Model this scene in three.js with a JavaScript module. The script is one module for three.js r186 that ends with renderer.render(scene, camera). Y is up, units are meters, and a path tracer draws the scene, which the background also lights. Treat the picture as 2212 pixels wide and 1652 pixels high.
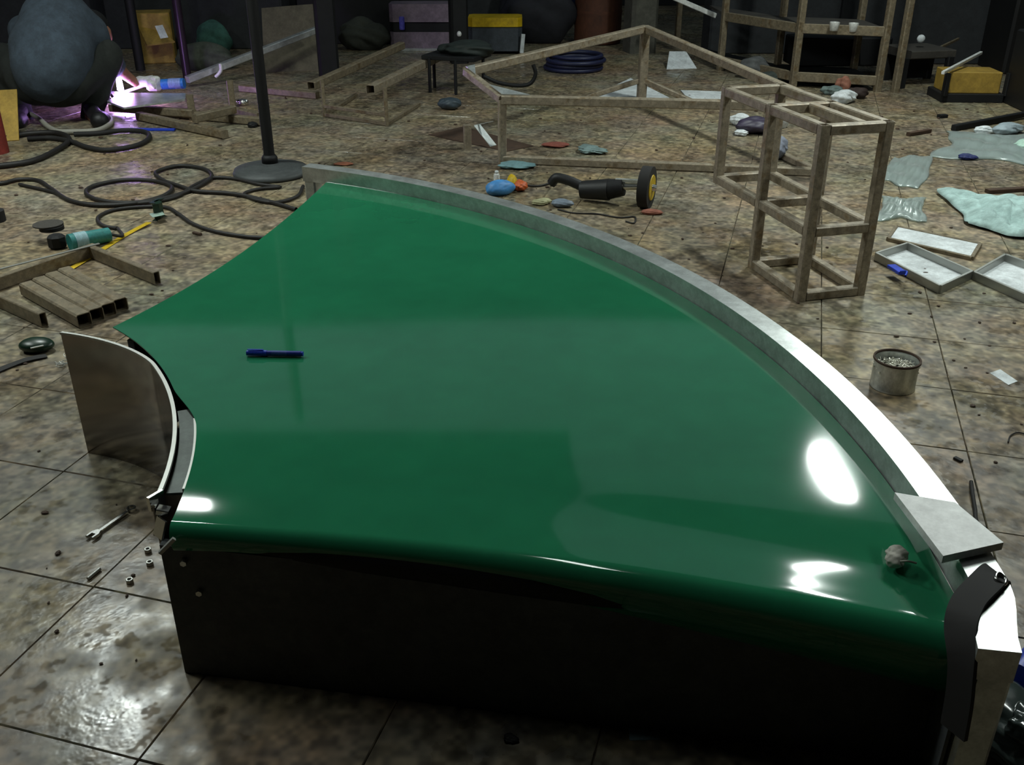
import * as THREE from 'three';
import { mergeGeometries, mergeVertices, toCreasedNormals } from 'three/addons/utils/BufferGeometryUtils.js';
import { MarchingCubes } from 'three/addons/objects/MarchingCubes.js';
import { RectAreaLightUniformsLib } from 'three/addons/lights/RectAreaLightUniformsLib.js';

// ------------------------------------------------------------------ camera, lights, exposure
const scene = new THREE.Scene();
scene.background = new THREE.Color().setRGB(0.032, 0.042, 0.047);    // dusk sky, let in only through the unseen roof opening
const renderer = new THREE.WebGLRenderer({ antialias: true });
renderer.toneMapping = THREE.LinearToneMapping;
renderer.toneMappingExposure = 4.6;
renderer.shadowMap.enabled = true;
const camera = new THREE.PerspectiveCamera(2 * Math.atan(826 / 2085) * 180 / Math.PI, 2212 / 1652, 0.05, 60);
camera.position.set(0, 1.335, 0);
camera.rotation.set(-26.8 * Math.PI / 180, 0, 0);
scene.add(camera);
RectAreaLightUniformsLib.init();
const TUBE_LIGHT = 46, TUBE_GLOW = 16;
// hanging lamps out of view, the last an added fill: [x, y, z, strength]
const UNSEEN_LAMPS = [
  [2.24, 3.0, -5.75, 0.8, 'short unseen tube lamp over the square tube frames, placed for the belt highlights', 0.11, 0.66, 0],  // out of view, placed by its streak on the belt
  [-2.15, 3.0, -4.45, 0.6, 'short unseen tube lamp over the cable loops, placed for the floor glint', 0.16, 0.6, 1],  // out of view, placed by its glint on the floor
  [-3.7, 3.0, -3.3, 0.54, 'unseen tube lamp over the long tube and its arms, placed to light the floor by the guard', 0.12, 1.2, 0],  // out of view, lights the floor inside the curved guard
  [2.06, 2.1, -3.35, 0.25, 'small low unseen lamp placed to light the near end of the conveyor rail', 0.12, 1.2, 0],  // out of view, brightens the rail end and the cross plate
  [-0.2, 3.4, -1.8, 0.085, 'added dim fill lamp out of view over the near floor', 0.12, 1.2, 0],  // added fill for the shaded floor before the conveyor
];

// ------------------------------------------------------------------ helpers
const V = (x, y, z) => new THREE.Vector3(x, y, z);
const rad = (d) => d * Math.PI / 180;
let seed = 7;
const rnd = () => { seed = (seed * 1664525 + 1013904223) >>> 0; return seed / 4294967296; };
const rr = (a, b) => a + (b - a) * rnd();
const used = {};
function numbered(name) { const k = used[name] = (used[name] ?? -1) + 1; return k ? `${name}_${String(k).padStart(3, '0')}` : name; }
const things = [];
function tag(o, label, category, group) { o.userData.label = label; o.userData.category = category; if (group) o.userData.group = group; return o; }
function thing(name, label, category, group) {
  const o = new THREE.Group(); o.name = numbered(name); scene.add(o); things.push(o);
  return tag(o, label, category, group);
}
function part(name, geo, mat, parent) {
  const m = new THREE.Mesh(geo, mat); m.name = name; m.castShadow = m.receiveShadow = true; parent.add(m); return m;
}
function single(name, geo, mat, label, category, group) {
  const m = part(numbered(name), geo, mat, scene); things.push(m); return tag(m, label, category, group);
}
function struct(name, geo, mat) { const m = part(name, geo, mat, scene); m.userData.kind = 'structure'; return m; }
const flat = (g) => (g.index ? g.toNonIndexed() : g);
function merge(list) {
  return mergeGeometries(list.map((g) => { const f = flat(g); for (const k of Object.keys(f.attributes)) if (!['position', 'normal', 'uv'].includes(k)) f.deleteAttribute(k); return f; }));
}
function boxUV(g) {                                     // texture coordinates in metres, by the way each face looks
  g = flat(g);
  const p = g.attributes.position, uv = new Float32Array(p.count * 2), a = V(), b = V(), c = V();
  for (let i = 0; i < p.count; i += 3) {
    a.fromBufferAttribute(p, i); b.fromBufferAttribute(p, i + 1); c.fromBufferAttribute(p, i + 2);
    const n = b.clone().sub(a).cross(c.clone().sub(a)), x = Math.abs(n.x), y = Math.abs(n.y), z = Math.abs(n.z);
    [a, b, c].forEach((q, k) => { const t = x > y && x > z ? [q.z, q.y] : y > z ? [q.x, q.z] : [q.x, q.y]; uv[(i + k) * 2] = t[0]; uv[(i + k) * 2 + 1] = t[1]; });
  }
  g.setAttribute('uv', new THREE.BufferAttribute(uv, 2));
  return g;
}
function prism(outline, depth, hole, bevel = 0) {       // outline [[x, y]...] drawn out along z
  const s = new THREE.Shape(outline.map(([x, y]) => new THREE.Vector2(x, y)));
  if (hole) s.holes.push(new THREE.Path(hole.map(([x, y]) => new THREE.Vector2(x, y))));
  return new THREE.ExtrudeGeometry(s, { depth, bevelEnabled: bevel > 0, bevelSize: bevel, bevelThickness: bevel, bevelSegments: 1, bevelOffset: -bevel, steps: 1 });
}
function oct(w, h, c) { w /= 2; h /= 2; return [[-w + c, -h], [w - c, -h], [w, -h + c], [w, h - c], [w - c, h], [-w + c, h], [-w, h - c], [-w, -h + c]]; }
function bar(a, b, w, h, wall = 0, up = V(0, 1, 0)) {   // a rounded-edge section from a to b; wall > 0 leaves it hollow
  const d = b.clone().sub(a), L = d.length(); d.normalize();
  if (Math.abs(d.dot(up)) > 0.98) up = V(-0.25, 0, -0.968);
  const x = up.clone().cross(d).normalize(), y = d.clone().cross(x), c = Math.min(w, h) * 0.12;
  const g = prism(oct(w, h, c), L, wall ? oct(w - 2 * wall, h - 2 * wall, c * 0.5) : null);
  g.applyMatrix4(new THREE.Matrix4().makeBasis(x, y, d).setPosition(a));
  return boxUV(g);
}
function slab(pts, t, lift = 0) {                       // a flat plate: outline of floor points (their own height), thickness t upwards
  const n = pts.length, pos = [], top = pts.map((p) => V(p.x, p.y + lift + t, p.z)), bot = pts.map((p) => V(p.x, p.y + lift, p.z));
  let area = 0; for (let i = 0; i < n; i++) { const q = pts[(i + 1) % n]; area += pts[i].x * q.z - q.x * pts[i].z; }
  if (area > 0) { top.reverse(); bot.reverse(); }
  const put = (...v) => v.forEach((q) => pos.push(q.x, q.y, q.z));
  for (let i = 1; i < n - 1; i++) { put(top[0], top[i], top[i + 1]); put(bot[0], bot[i + 1], bot[i]); }
  for (let i = 0; i < n; i++) { const j = (i + 1) % n; put(bot[i], bot[j], top[j]); put(bot[i], top[j], top[i]); }
  const g = new THREE.BufferGeometry(); g.setAttribute('position', new THREE.Float32BufferAttribute(pos, 3)); g.computeVertexNormals();
  return boxUV(g);
}
function box(c, w, h, d, turn = 0, ch = 0.004) {        // standing on c, chamfered
  const g = prism(oct(w, d, ch * 2), h - 2 * ch, null, ch);
  g.translate(0, 0, ch); g.rotateX(-Math.PI / 2); g.rotateY(turn); g.translate(c.x, c.y, c.z);
  return boxUV(g);
}
function cyl(a, b, r0, r1 = r0, seg = 20) {
  const d = b.clone().sub(a), g = new THREE.CylinderGeometry(r1, r0, d.length(), seg, 1);
  g.applyQuaternion(new THREE.Quaternion().setFromUnitVectors(V(0, 1, 0), d.clone().normalize()));
  g.translate((a.x + b.x) / 2, (a.y + b.y) / 2, (a.z + b.z) / 2);
  return flat(g);
}
function lathe(c, prof, seg = 28) { const g = new THREE.LatheGeometry(prof.map(([r, y]) => new THREE.Vector2(r, y)), seg); g.translate(c.x, c.y, c.z); return flat(g); }
function hose(pts, r, closed = false, per = 8, radial = 7) { return flat(new THREE.TubeGeometry(new THREE.CatmullRomCurve3(pts, closed, 'centripetal'), Math.min(600, pts.length * per), r, radial, closed)); }
function sweep(pts, across, w, t) {                     // a strap: flat section carried along pts, its width along across
  const P = new THREE.CatmullRomCurve3(pts, false, 'centripetal').getPoints(pts.length * 6), pos = [], ring = [];
  P.forEach((p, i) => {
    const d = P[Math.min(i + 1, P.length - 1)].clone().sub(P[Math.max(i - 1, 0)]).normalize();
    const s = across.clone().addScaledVector(d, -across.dot(d)).normalize(), n = d.clone().cross(s);
    ring.push([[-1, -1], [1, -1], [1, 1], [-1, 1]].map(([u, v]) => p.clone().addScaledVector(s, u * w / 2).addScaledVector(n, v * t / 2)));
  });
  const put = (...v) => v.forEach((q) => pos.push(q.x, q.y, q.z));
  for (let i = 0; i + 1 < ring.length; i++) for (let k = 0; k < 4; k++) { const a = ring[i][k], b = ring[i][(k + 1) % 4], c = ring[i + 1][(k + 1) % 4], e = ring[i + 1][k]; put(a, b, c, a, c, e); }
  const a = ring[0], z = ring[ring.length - 1]; put(a[0], a[2], a[1], a[0], a[3], a[2], z[0], z[1], z[2], z[0], z[2], z[3]);
  const g = new THREE.BufferGeometry(); g.setAttribute('position', new THREE.Float32BufferAttribute(pos, 3));
  return boxUV(toCreasedNormals(g, rad(40)));
}
function surface(nu, nv, fn, t) {                       // closed sheet: fn(u, v) is the upper side, t the thickness along its normal
  const P = [], N = [], e = 1e-3;
  for (let j = 0; j <= nv; j++) for (let i = 0; i <= nu; i++) {
    const u = i / nu, v = j / nv, p = fn(u, v);
    const du = fn(Math.min(1, u + e), v).sub(fn(Math.max(0, u - e), v)), dv = fn(u, Math.min(1, v + e)).sub(fn(u, Math.max(0, v - e)));
    P.push(p); N.push(du.cross(dv).normalize());
  }
  const pos = [], nor = [], idx = [], uv = [], n = P.length, w = nu + 1;
  for (const s of [0, 1]) for (let k = 0; k < n; k++) { const p = P[k].clone().addScaledVector(N[k], -t * s), q = s ? N[k].clone().negate() : N[k]; pos.push(p.x, p.y, p.z); nor.push(q.x, q.y, q.z); uv.push(p.x, -p.z + (P[k].y < 0.3 ? P[k].y : 0)); }
  for (let j = 0; j < nv; j++) for (let i = 0; i < nu; i++) {
    const a = j * w + i, b = a + 1, c = a + w + 1, d = a + w;
    idx.push(a, b, c, a, c, d, n + a, n + c, n + b, n + a, n + d, n + c);
  }
  const edge = (a, b) => idx.push(a, n + b, b, a, n + a, n + b);
  for (let i = 0; i < nu; i++) { edge(i, i + 1); edge(nv * w + i + 1, nv * w + i); }
  for (let j = 0; j < nv; j++) { edge((j + 1) * w, j * w); edge(j * w + nu, (j + 1) * w + nu); }
  const g = new THREE.BufferGeometry();
  g.setAttribute('position', new THREE.Float32BufferAttribute(pos, 3)); g.setAttribute('normal', new THREE.Float32BufferAttribute(nor, 3)); g.setAttribute('uv', new THREE.Float32BufferAttribute(uv, 2)); g.setIndex(idx);
  return flat(g);
}

// ------------------------------------------------------------------ textures
function noiseGrid(n) { const a = new Float32Array(n * n); for (let i = 0; i < a.length; i++) a[i] = rnd(); return { n, a }; }
function look(g, x, y) {                                // smooth tiling value noise
  const n = g.n; x *= n; y *= n; const x0 = Math.floor(x), y0 = Math.floor(y); let fx = x - x0, fy = y - y0; fx = fx * fx * (3 - 2 * fx); fy = fy * fy * (3 - 2 * fy);
  const X = ((x0 % n) + n) % n, Y = ((y0 % n) + n) % n, X1 = (X + 1) % n, Y1 = (Y + 1) % n, a = g.a;
  return (a[Y * n + X] * (1 - fx) + a[Y * n + X1] * fx) * (1 - fy) + (a[Y1 * n + X] * (1 - fx) + a[Y1 * n + X1] * fx) * fy;
}
const grids = [4, 8, 16, 32, 64, 128, 256].map(noiseGrid), grids2 = [4, 8, 16, 32, 64, 128, 256].map(noiseGrid), grids3 = [4, 8, 16, 32, 64, 128, 256].map(noiseGrid);
function fbm(G, x, y, from, to, gain = 0.6) { let s = 0, w = 1, t = 0; for (let i = from; i <= to; i++) { s += w * look(G[i], x, y); t += w; w *= gain; } return s / t; }
function texture(size, fn, metres, srgb) {
  const d = new Uint8Array(size * size * 4);
  for (let y = 0; y < size; y++) for (let x = 0; x < size; x++) {
    const c = fn(x / size, y / size), k = (y * size + x) * 4;
    for (let q = 0; q < 3; q++) d[k + q] = Math.max(0, Math.min(255, Math.round(255 * (c.length ? c[q] : c)))); d[k + 3] = 255;
  }
  const t = new THREE.DataTexture(d, size, size); t.wrapS = t.wrapT = THREE.RepeatWrapping; t.magFilter = THREE.LinearFilter; t.minFilter = THREE.LinearMipmapLinearFilter; t.generateMipmaps = true;
  if (srgb) t.colorSpace = THREE.SRGBColorSpace; t.repeat.set(1 / metres, 1 / metres); t.needsUpdate = true;
  return t;
}
const sm = (a, b, x) => { x = Math.max(0, Math.min(1, (x - a) / (b - a))); return x * x * (3 - 2 * x); };
const floorMap = texture(1536, (x, y) => {
  const big = fbm(grids, x, y, 0, 3), mid = fbm(grids2, x, y, 2, 5, 0.8), fine = fbm(grids3, x, y, 5, 6, 0.9), hue = fbm(grids3, x, y, 1, 4, 0.8) - 0.5, hue2 = fbm(grids2, x, y, 1, 4, 0.8) - 0.5;
  let v = 0.455 + (big - 0.5) * 0.16 + (mid - 0.5) * 0.11 + (fine - 0.5) * 0.4;
  v *= 1 - 0.22 * sm(0.66, 0.76, mid);                                    // oil and dirt spots
  return [v * (1.04 + 0.2 * hue), v * (0.945 + 0.12 * hue2), v * (0.775 - 0.18 * hue)];
}, 3.1, true);
const floorRough = texture(1024, (x, y) => { const m = fbm(grids, x, y, 1, 4, 0.75), f = fbm(grids2, x, y, 3, 6, 0.8); const v = 0.22 + 0.34 * sm(0.35, 0.7, m) + 0.34 * (f - 0.5) + 0.25 * sm(0.6, 0.7, f); return [v, v, v]; }, 1.9);
const floorBump = texture(1024, (x, y) => { const v = fbm(grids3, x, y, 2, 6, 0.75); return [v, v, v]; }, 1.3);
const steelMap = texture(512, (x, y) => { const m = fbm(grids, x, y, 1, 4, 0.7), f = fbm(grids2, x * 1, y * 1, 3, 6, 0.85), r = sm(0.55, 0.75, m); const v = 0.72 + 0.4 * (f - 0.5) - 0.12 * r; return [v * (1 + 0.04 * r), v * (0.97 - 0.02 * r), v * (0.92 - 0.1 * r)]; }, 0.6, true);
const steelRough = texture(256, (x, y) => { const v = 0.45 + 0.4 * (fbm(grids, x, y, 1, 5, 0.8) - 0.5); return [v, v, v]; }, 0.4);
const grainMap = texture(512, (x, y) => { const f = fbm(grids2, x, y, 2, 6, 0.9), m = fbm(grids, x, y, 1, 3); const v = 0.86 + 0.32 * (f - 0.5) + 0.2 * (m - 0.5); return [v, v, v]; }, 0.5, true);
const beltRough = texture(1024, (x, y) => { const m = fbm(grids2, x, y, 0, 3, 0.7), f = fbm(grids, x, y, 3, 6, 0.8); const v = 0.056 + 0.012 * m; return [v, v, v]; }, 4.7);
const beltMap = texture(1024, (x, y) => { const m = fbm(grids, x, y, 0, 3, 0.7), f = fbm(grids3, x, y, 3, 5, 0.9); const v = 1 + 0.16 * (m - 0.5) + 0.1 * (f - 0.5); return [0.15 * v, 0.46 * v, 0.32 * v]; }, 4.1, true);

// ------------------------------------------------------------------ materials
const std = (o) => new THREE.MeshStandardMaterial(o);
const paint = (hex, roughness = 0.6, metalness = 0) => std({ color: hex, roughness, metalness, map: grainMap });
const M = {
  floor: std({ map: floorMap, roughnessMap: floorRough, roughness: 1, bumpMap: floorBump, bumpScale: 0.0012 }),
  joint: std({ color: 0x655b4a, roughness: 0.95 }),
  belt: std({ map: beltMap, roughnessMap: beltRough, roughness: 1, side: THREE.DoubleSide }),
  stainless: std({ color: 0x8a847e, metalness: 1, roughness: 0.14 }),
  rim: std({ color: 0xa9aaa5, metalness: 0.8, roughness: 0.45 }),
  galv: std({ color: 0xe0e5e2, metalness: 0.65, roughness: 0.33, map: grainMap }),
  white: paint(0xeef0ec, 0.35, 0.0),
  tube: std({ map: steelMap, color: 0xc6bdad, metalness: 0.2, roughnessMap: steelRough, roughness: 1 }),
  oldtube: std({ map: steelMap, color: 0xa89e8a, metalness: 0.25, roughnessMap: steelRough, roughness: 1.1 }),
  endsteel: paint(0x5c6062, 0.7, 0.1),
  dark: std({ color: 0x17181a, roughness: 0.65, metalness: 0.3, map: grainMap }),
  darkplate: std({ color: 0x2e3134, roughness: 0.8, map: grainMap }),
  black: std({ color: 0x0c0c0d, roughness: 0.55 }),
  rubber: std({ color: 0x161413, roughness: 0.75 }),
  cable: std({ color: 0x1a1715, roughness: 0.6 }),
  hosepale: std({ color: 0x8d8a80, roughness: 0.6 }),
  wall: paint(0x2a2a2c, 0.9),
  unseen_ceiling: paint(0x38393b, 0.85),
  chrome: std({ color: 0xd8d8d4, metalness: 1, roughness: 0.22 }),
  screw: std({ color: 0xe2e0d2, metalness: 0.5, roughness: 0.28 }),
  paper: paint(0xe8eef0, 0.85),
  shelf: paint(0x4a4640, 0.7, 0.2),
  yellow: paint(0xd9b400, 0.55),
  yellowdim: paint(0xb08f3c, 0.6),
  blue: paint(0x1f47d6, 0.4),
  bluelight: paint(0x4f9be0, 0.5),
  red: paint(0x8c2f24, 0.6),
  orange: paint(0xd2622a, 0.55),
  teal: paint(0x2f8a86, 0.5),
  mint: paint(0xb9d6d2, 0.95),
  purplegrey: paint(0x8f7f8d, 0.6, 0.2),
  wood: paint(0x6c4c30, 0.75),
  brownplate: paint(0x4b3626, 0.8),
  greendark: paint(0x163524, 0.35),
  shirt: std({ color: 0x414d59, roughness: 0.95, map: grainMap }),
  trousers: std({ color: 0x262a26, roughness: 0.95, map: grainMap }),
  skin: std({ color: 0x8a5f48, roughness: 0.6 }),
  hair: std({ color: 0x0e0c0b, roughness: 0.7 }),
};

// ------------------------------------------------------------------ room shell
struct('wall_back', new THREE.BoxGeometry(24.4, 4.4, 0.2).translate(0, 2.2, -14.1), M.wall);
struct('wall_front', new THREE.BoxGeometry(24.4, 4.4, 0.2).translate(0, 2.2, 5.1), M.wall);
struct('wall_left', new THREE.BoxGeometry(0.2, 4.4, 19).translate(-12.1, 2.2, -4.5), M.wall);
struct('wall_right', new THREE.BoxGeometry(0.2, 4.4, 19).translate(12.1, 2.2, -4.5), M.wall);
// unseen roof, its opening shaped to give the belt its light and dark reflections
[[-12.2, 12.2, -6.6, 5.2], [-12.2, 0.6, -8.84, -6.6], [6, 12.2, -14.2, -6.6], [-12.2, -6, -14.2, -8.84], [-6, 6, -14.2, -12.2]].forEach(([x0, x1, z0, z1], i) =>
  struct(i ? 'unseen_ceiling_00' + i : 'unseen_ceiling', new THREE.BoxGeometry(x1 - x0, 0.2, z1 - z0).translate((x0 + x1) / 2, 4.5, (z0 + z1) / 2), M.unseen_ceiling));
const floor = struct('floor', new THREE.BoxGeometry(24.4, 0.2, 19.4).translate(0, -0.107, -4.5), M.joint);
{
  const S = 0.378, g = 0.0009, ux = V(0.961, 0, 0.276), uz = V(0.276, 0, -0.961), O = V(-0.646, 0, -1.197), c = 0.0016, far = [];
  const tile = (i, j) => {
    const at = (a, b, y) => O.clone().addScaledVector(ux, a).addScaledVector(uz, b).setY(y), dy = ((i * 7 + j * 13) % 5 - 2) * 0.00022;
    const a0 = i * S + g, a1 = (i + 1) * S - g, b0 = j * S + g, b1 = (j + 1) * S - g, pos = [];
    const R = (k, y) => [at(a0 + k, b0 + k, y), at(a1 - k, b0 + k, y), at(a1 - k, b1 - k, y), at(a0 + k, b1 - k, y)];
    const top = R(c, dy), mid = R(0, dy - c * 1.8), bot = R(0, -0.007), put = (...v) => v.forEach((q) => pos.push(q.x, q.y, q.z));
    put(top[0], top[1], top[2], top[0], top[2], top[3]);
    for (let k = 0; k < 4; k++) { const l = (k + 1) % 4; put(mid[k], mid[l], top[l], mid[k], top[l], top[k], bot[k], bot[l], mid[l], bot[k], mid[l], mid[k]); }
    const geo = new THREE.BufferGeometry(); geo.setAttribute('position', new THREE.Float32BufferAttribute(pos, 3)); geo.computeVertexNormals();
    return boxUV(geo);
  };
  let n = 0;
  for (let j = -16; j < 40; j++) for (let i = -40; i < 44; i++) {
    const p = O.clone().addScaledVector(ux, (i + 0.5) * S).addScaledVector(uz, (j + 0.5) * S);
    if (Math.abs(p.x) > 11.7 || p.z < -13.7 || p.z > 4.7) continue;
    const seen = p.z < -0.75 && p.z > -5.6 && Math.abs(p.x) < 0.35 - p.z * 0.56;
    if (seen && n < 300) { part('tile' + (n ? '_' + String(n).padStart(3, '0') : ''), tile(i, j), M.floor, floor); n++; } else far.push(tile(i, j));
  }
  part('tile_field', merge(far), M.floor, floor).userData.kind = 'stuff';
}

// ------------------------------------------------------------------ ceiling lamps, all out of view
for (const [x, y, z, k, label, W, L, turn] of UNSEEN_LAMPS) {
  const t = thing('unseen_lamp', label, 'lamp'), at = (a, b, h) => turn ? V(x + b, y + h, z + a) : V(x + a, y + h, z + b), r = turn ? Math.PI / 2 : 0;
  part('housing', box(V(x, y + 0.045, z), W + 0.04, 0.05, L + 0.1, r), M.white, t);
  for (const s of [-1, 1]) {
    part('lamp_tube', cyl(at(s * W * 0.36, -L / 2, 0.02), at(s * W * 0.36, L / 2, 0.02), 0.016), std({ color: 0xffffff, emissive: 0xeef8f4, emissiveIntensity: TUBE_GLOW * k }), t);
    part('hanging_rod', cyl(at(0, s * L * 0.4, 0.09), at(0, s * L * 0.4, 4.4 - y), 0.006, 0.006, 8), M.dark, t);
  }
  const l = new THREE.RectAreaLight(0xeef8f2, TUBE_LIGHT * k * 0.144 / (W * L), W, L);
  l.position.set(x, y - 0.002, z); l.rotation.set(-Math.PI / 2, 0, r); scene.add(l);
}

// ------------------------------------------------------------------ the curved belt conveyor
const C = V(-1.789, 0, -1.402), polar = (r, a, y) => V(C.x + r * Math.cos(rad(a)), y, C.z - r * Math.sin(rad(a)));
const conveyor = thing('belt_conveyor', 'large curved conveyor section with a glossy green belt and a pale outer rail', 'conveyor');
{
  const RI = 1.155, RO = 2.4975, mix = (a, b, t) => a + (b - a) * t;
  const a0 = (r) => mix(0.8, -6.3, (r - RI) / (RO - RI)) , a1 = (r) => { const t = (r - RI) / (RO - RI); return 48.2 + 21.5 * t - 5.2 * t * t; };
  const hump = (s, c, w) => Math.exp(-((s - c) * (s - c)) / (w * w));
  const SK = 0.2;                                       // the share of v that runs down over the end
  const beltAt = (u, v) => {
    const t = u, A0 = a0(mix(RI, RO, t)), A1 = a1(mix(RI, RO, t));
    const fr = 0.024 + 0.014 * t, drop = 0.05 + 0.1 * t;
    let r, a, y = 0.35;
    const body = (q) => {                               // q: 0 at the end roller, 1 at the far end
      a = mix(A0, A1, q); r = mix(RI + 0.03 * (1 - sm(17, 27, a)), RO, t);
      const s = rad(a - A0) * r;                        // distance from the end roller
      const right = sm(0.36, 0.66, t), left = 1 - sm(0.05, 0.4, t);
      let h = 0.35;
      h += right * (-0.0058 * hump(s, 0.13, 0.09) + 0.0022 * hump(s, 0, 0.06) + 0.0009 * hump(s, 0, 0.02));
      h += left * (-0.0060 * hump(s, 0, 0.08));
      h += 0.0006 * Math.sin(t * 7 + a * 0.05) * sm(0.6, 1.0, s);
      return h;
    };
    if (v >= SK) { y = body(Math.pow((v - SK) / (1 - SK), 1.7)); return polar(r, a, y); }
    y = body(0);
    const q = 1 - v / SK, L = fr * Math.PI / 2 + drop, s = q * L, dir = V(Math.sin(rad(a)), 0, Math.cos(rad(a)));   // outwards from the end
    const p = polar(r, a, y);
    if (s < fr * Math.PI / 2) { const f = s / fr; return p.addScaledVector(dir, fr * Math.sin(f)).add(V(0, -fr * (1 - Math.cos(f)), 0)); }
    const e = s - fr * Math.PI / 2;
    return p.addScaledVector(dir, fr - 0.9 * e * e / (drop + 0.05)).add(V(0, -fr - e, 0));
  };
  part('belt', surface(90, 260, beltAt, 0.003), M.belt, conveyor);
  // seam where the belt was joined
  const guardR = (a) => 1.143 - 0.092 * Math.pow(Math.max(0, (a - 34) / 17.5), 1.5);   // the guard straightens out towards its far end
  const railIn = (a) => -0.034 * sm(-5, -8.7, a);       // the rail bends in slightly at its near end
  const ring = (r0, r1, y0, y1, aa, ab, n, base = () => 0) => {
    const pos = [], put = (...v) => v.forEach((q) => pos.push(q.x, q.y, q.z));
    for (let i = 0; i < n; i++) {
      const b = mix(aa, ab, i / n), d = mix(aa, ab, (i + 1) / n);
      const q = (ang, k = base(ang)) => [polar(k + r0, ang, y0), polar(k + r1, ang, y0), polar(k + r1, ang, y1), polar(k + r0, ang, y1)], A = q(b), B = q(d);
      for (let k = 0; k < 4; k++) { const l = (k + 1) % 4; put(A[k], A[l], B[l], A[k], B[l], B[k]); }
      if (i === 0) put(A[0], A[2], A[1], A[0], A[3], A[2]);
      if (i === n - 1) put(B[0], B[1], B[2], B[0], B[2], B[3]);
    }
    const g = new THREE.BufferGeometry(); g.setAttribute('position', new THREE.Float32BufferAttribute(pos, 3));
    return boxUV(toCreasedNormals(g, rad(30)));
  };
  part('outer_rail', ring(2.50, 2.558, 0.342, 0.398, -8.6, 67.0, 110, railIn), M.galv, conveyor).userData.label = 'pale curved outer rail';
  part('inner_guard', ring(-0.0015, 0.0015, 0.0, 0.350, 2.5, 51.5, 70, guardR), M.stainless, conveyor).userData.label = 'polished curved steel guard sheet';
  part('guard_rim', ring(-0.004, 0.004, 0.348, 0.354, 2.5, 51.5, 70, guardR), M.rim, conveyor);
  part('inner_flange', ring(1.150, 1.186, 0.335, 0.340, 5.5, 22, 40), paint(0x59625d, 0.5, 0.3), conveyor);
  part('flange_lip', ring(1.180, 1.186, 0.340, 0.348, 5.5, 19, 30), M.rim, conveyor);
  part('added_bed_plate', ring(1.20, 2.49, 0.30, 0.325, 0, 50, 50), M.dark, conveyor);  // added under the belt to block light from below
  part('added_side_plate', ring(2.4935, 2.499, 0.0, 0.325, -8.4, 62, 90, railIn), M.endsteel, conveyor);  // added to close the side and stop light leaking under the rail
  const legAt = (a, w, r = 2.529 + railIn(a)) => { const p = polar(r, a, 0), d = V(Math.sin(rad(a)), 0, Math.cos(rad(a))); return bar(p, p.clone().setY(0.342), 0.054, w, 0, d); };
  for (const a of [-8.0, 30, 66.4]) part('leg', legAt(a, 0.05), M.galv, conveyor);
  // end plate under the roller
  const E0 = polar(1.16, 0.2, 0), E1 = polar(2.492, -5.0, 0);
  part('end_plate', slab([E0, E1, E1.clone().add(V(0, 0, -0.02)), E0.clone().add(V(0, 0, -0.02))], 0.30), M.endsteel, conveyor);
  const X0 = polar(1.17, 46.5, 0), X1 = polar(2.47, 62.5, 0);
  part('end_plate', slab([X0, X1, X1.clone().add(V(0.02, 0, 0.01)), X0.clone().add(V(0.02, 0, 0.01))], 0.30, 0.02), M.endsteel, conveyor);
  const roller = part('end_roller', cyl(polar(1.2, 1.6, 0.305), polar(2.46, -4.6, 0.295), 0.03, 0.045), M.dark, conveyor);
  for (const [x, y] of [[418, 1212], [430, 1280]]) {
    const z = x < 425 ? 0.273 : 0.206, X = x < 425 ? -0.585 : -0.567;
    part('bolt', cyl(V(X, z, E0.z - 0.0), V(X, z, E0.z + 0.02), 0.006, 0.006, 6), M.chrome, conveyor);
  }
  // bracket pieces where the guard meets the end of the belt
  part('corner_bracket', merge([bar(V(-0.64, 0.35, -1.487), V(-0.657, 0.35, -1.459), 0.008, 0.03), bar(V(-0.643, 0.34, -1.459), V(-0.622, 0.335, -1.459), 0.02, 0.012), bar(V(-0.63, 0.333, -1.44), V(-0.639, 0.3, -1.43), 0.03, 0.004)]), M.chrome, conveyor);
  part('slot_bar', bar(V(-0.589, 0.333, -1.38), V(-0.615, 0.309, -1.37), 0.007, 0.007), M.rim, conveyor);
  // plate laid across the rail near its end
  const Q = [V(0.659, 0.403, -1.398), V(0.671, 0.403, -1.219), V(0.781, 0.403, -1.254), V(0.751, 0.403, -1.367)];
  part('cross_plate', slab(Q, 0.014), M.white, conveyor).userData.label = 'white flat plate laid across the rail';
}
{
  const s = thing('rubber_strap', 'black rubber strap slung over the near end of the pale conveyor rail', 'strap');
  part('band', sweep([V(0.764, 0.37, -1.208), V(0.745, 0.402, -1.193), V(0.711, 0.408, -1.161), V(0.673, 0.404, -1.125), V(0.65, 0.395, -1.09), V(0.641, 0.366, -1.05), V(0.64, 0.315, -1.03), V(0.64, 0.253, -1.02)], V(0.35, 0, 0.94), 0.045, 0.007), M.rubber, s);
  part('buckle', hose([V(0.742, 0.412, -1.182), V(0.749, 0.408, -1.174), V(0.741, 0.408, -1.161), V(0.732, 0.412, -1.169)], 0.003, true), M.chrome, s);
}
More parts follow.
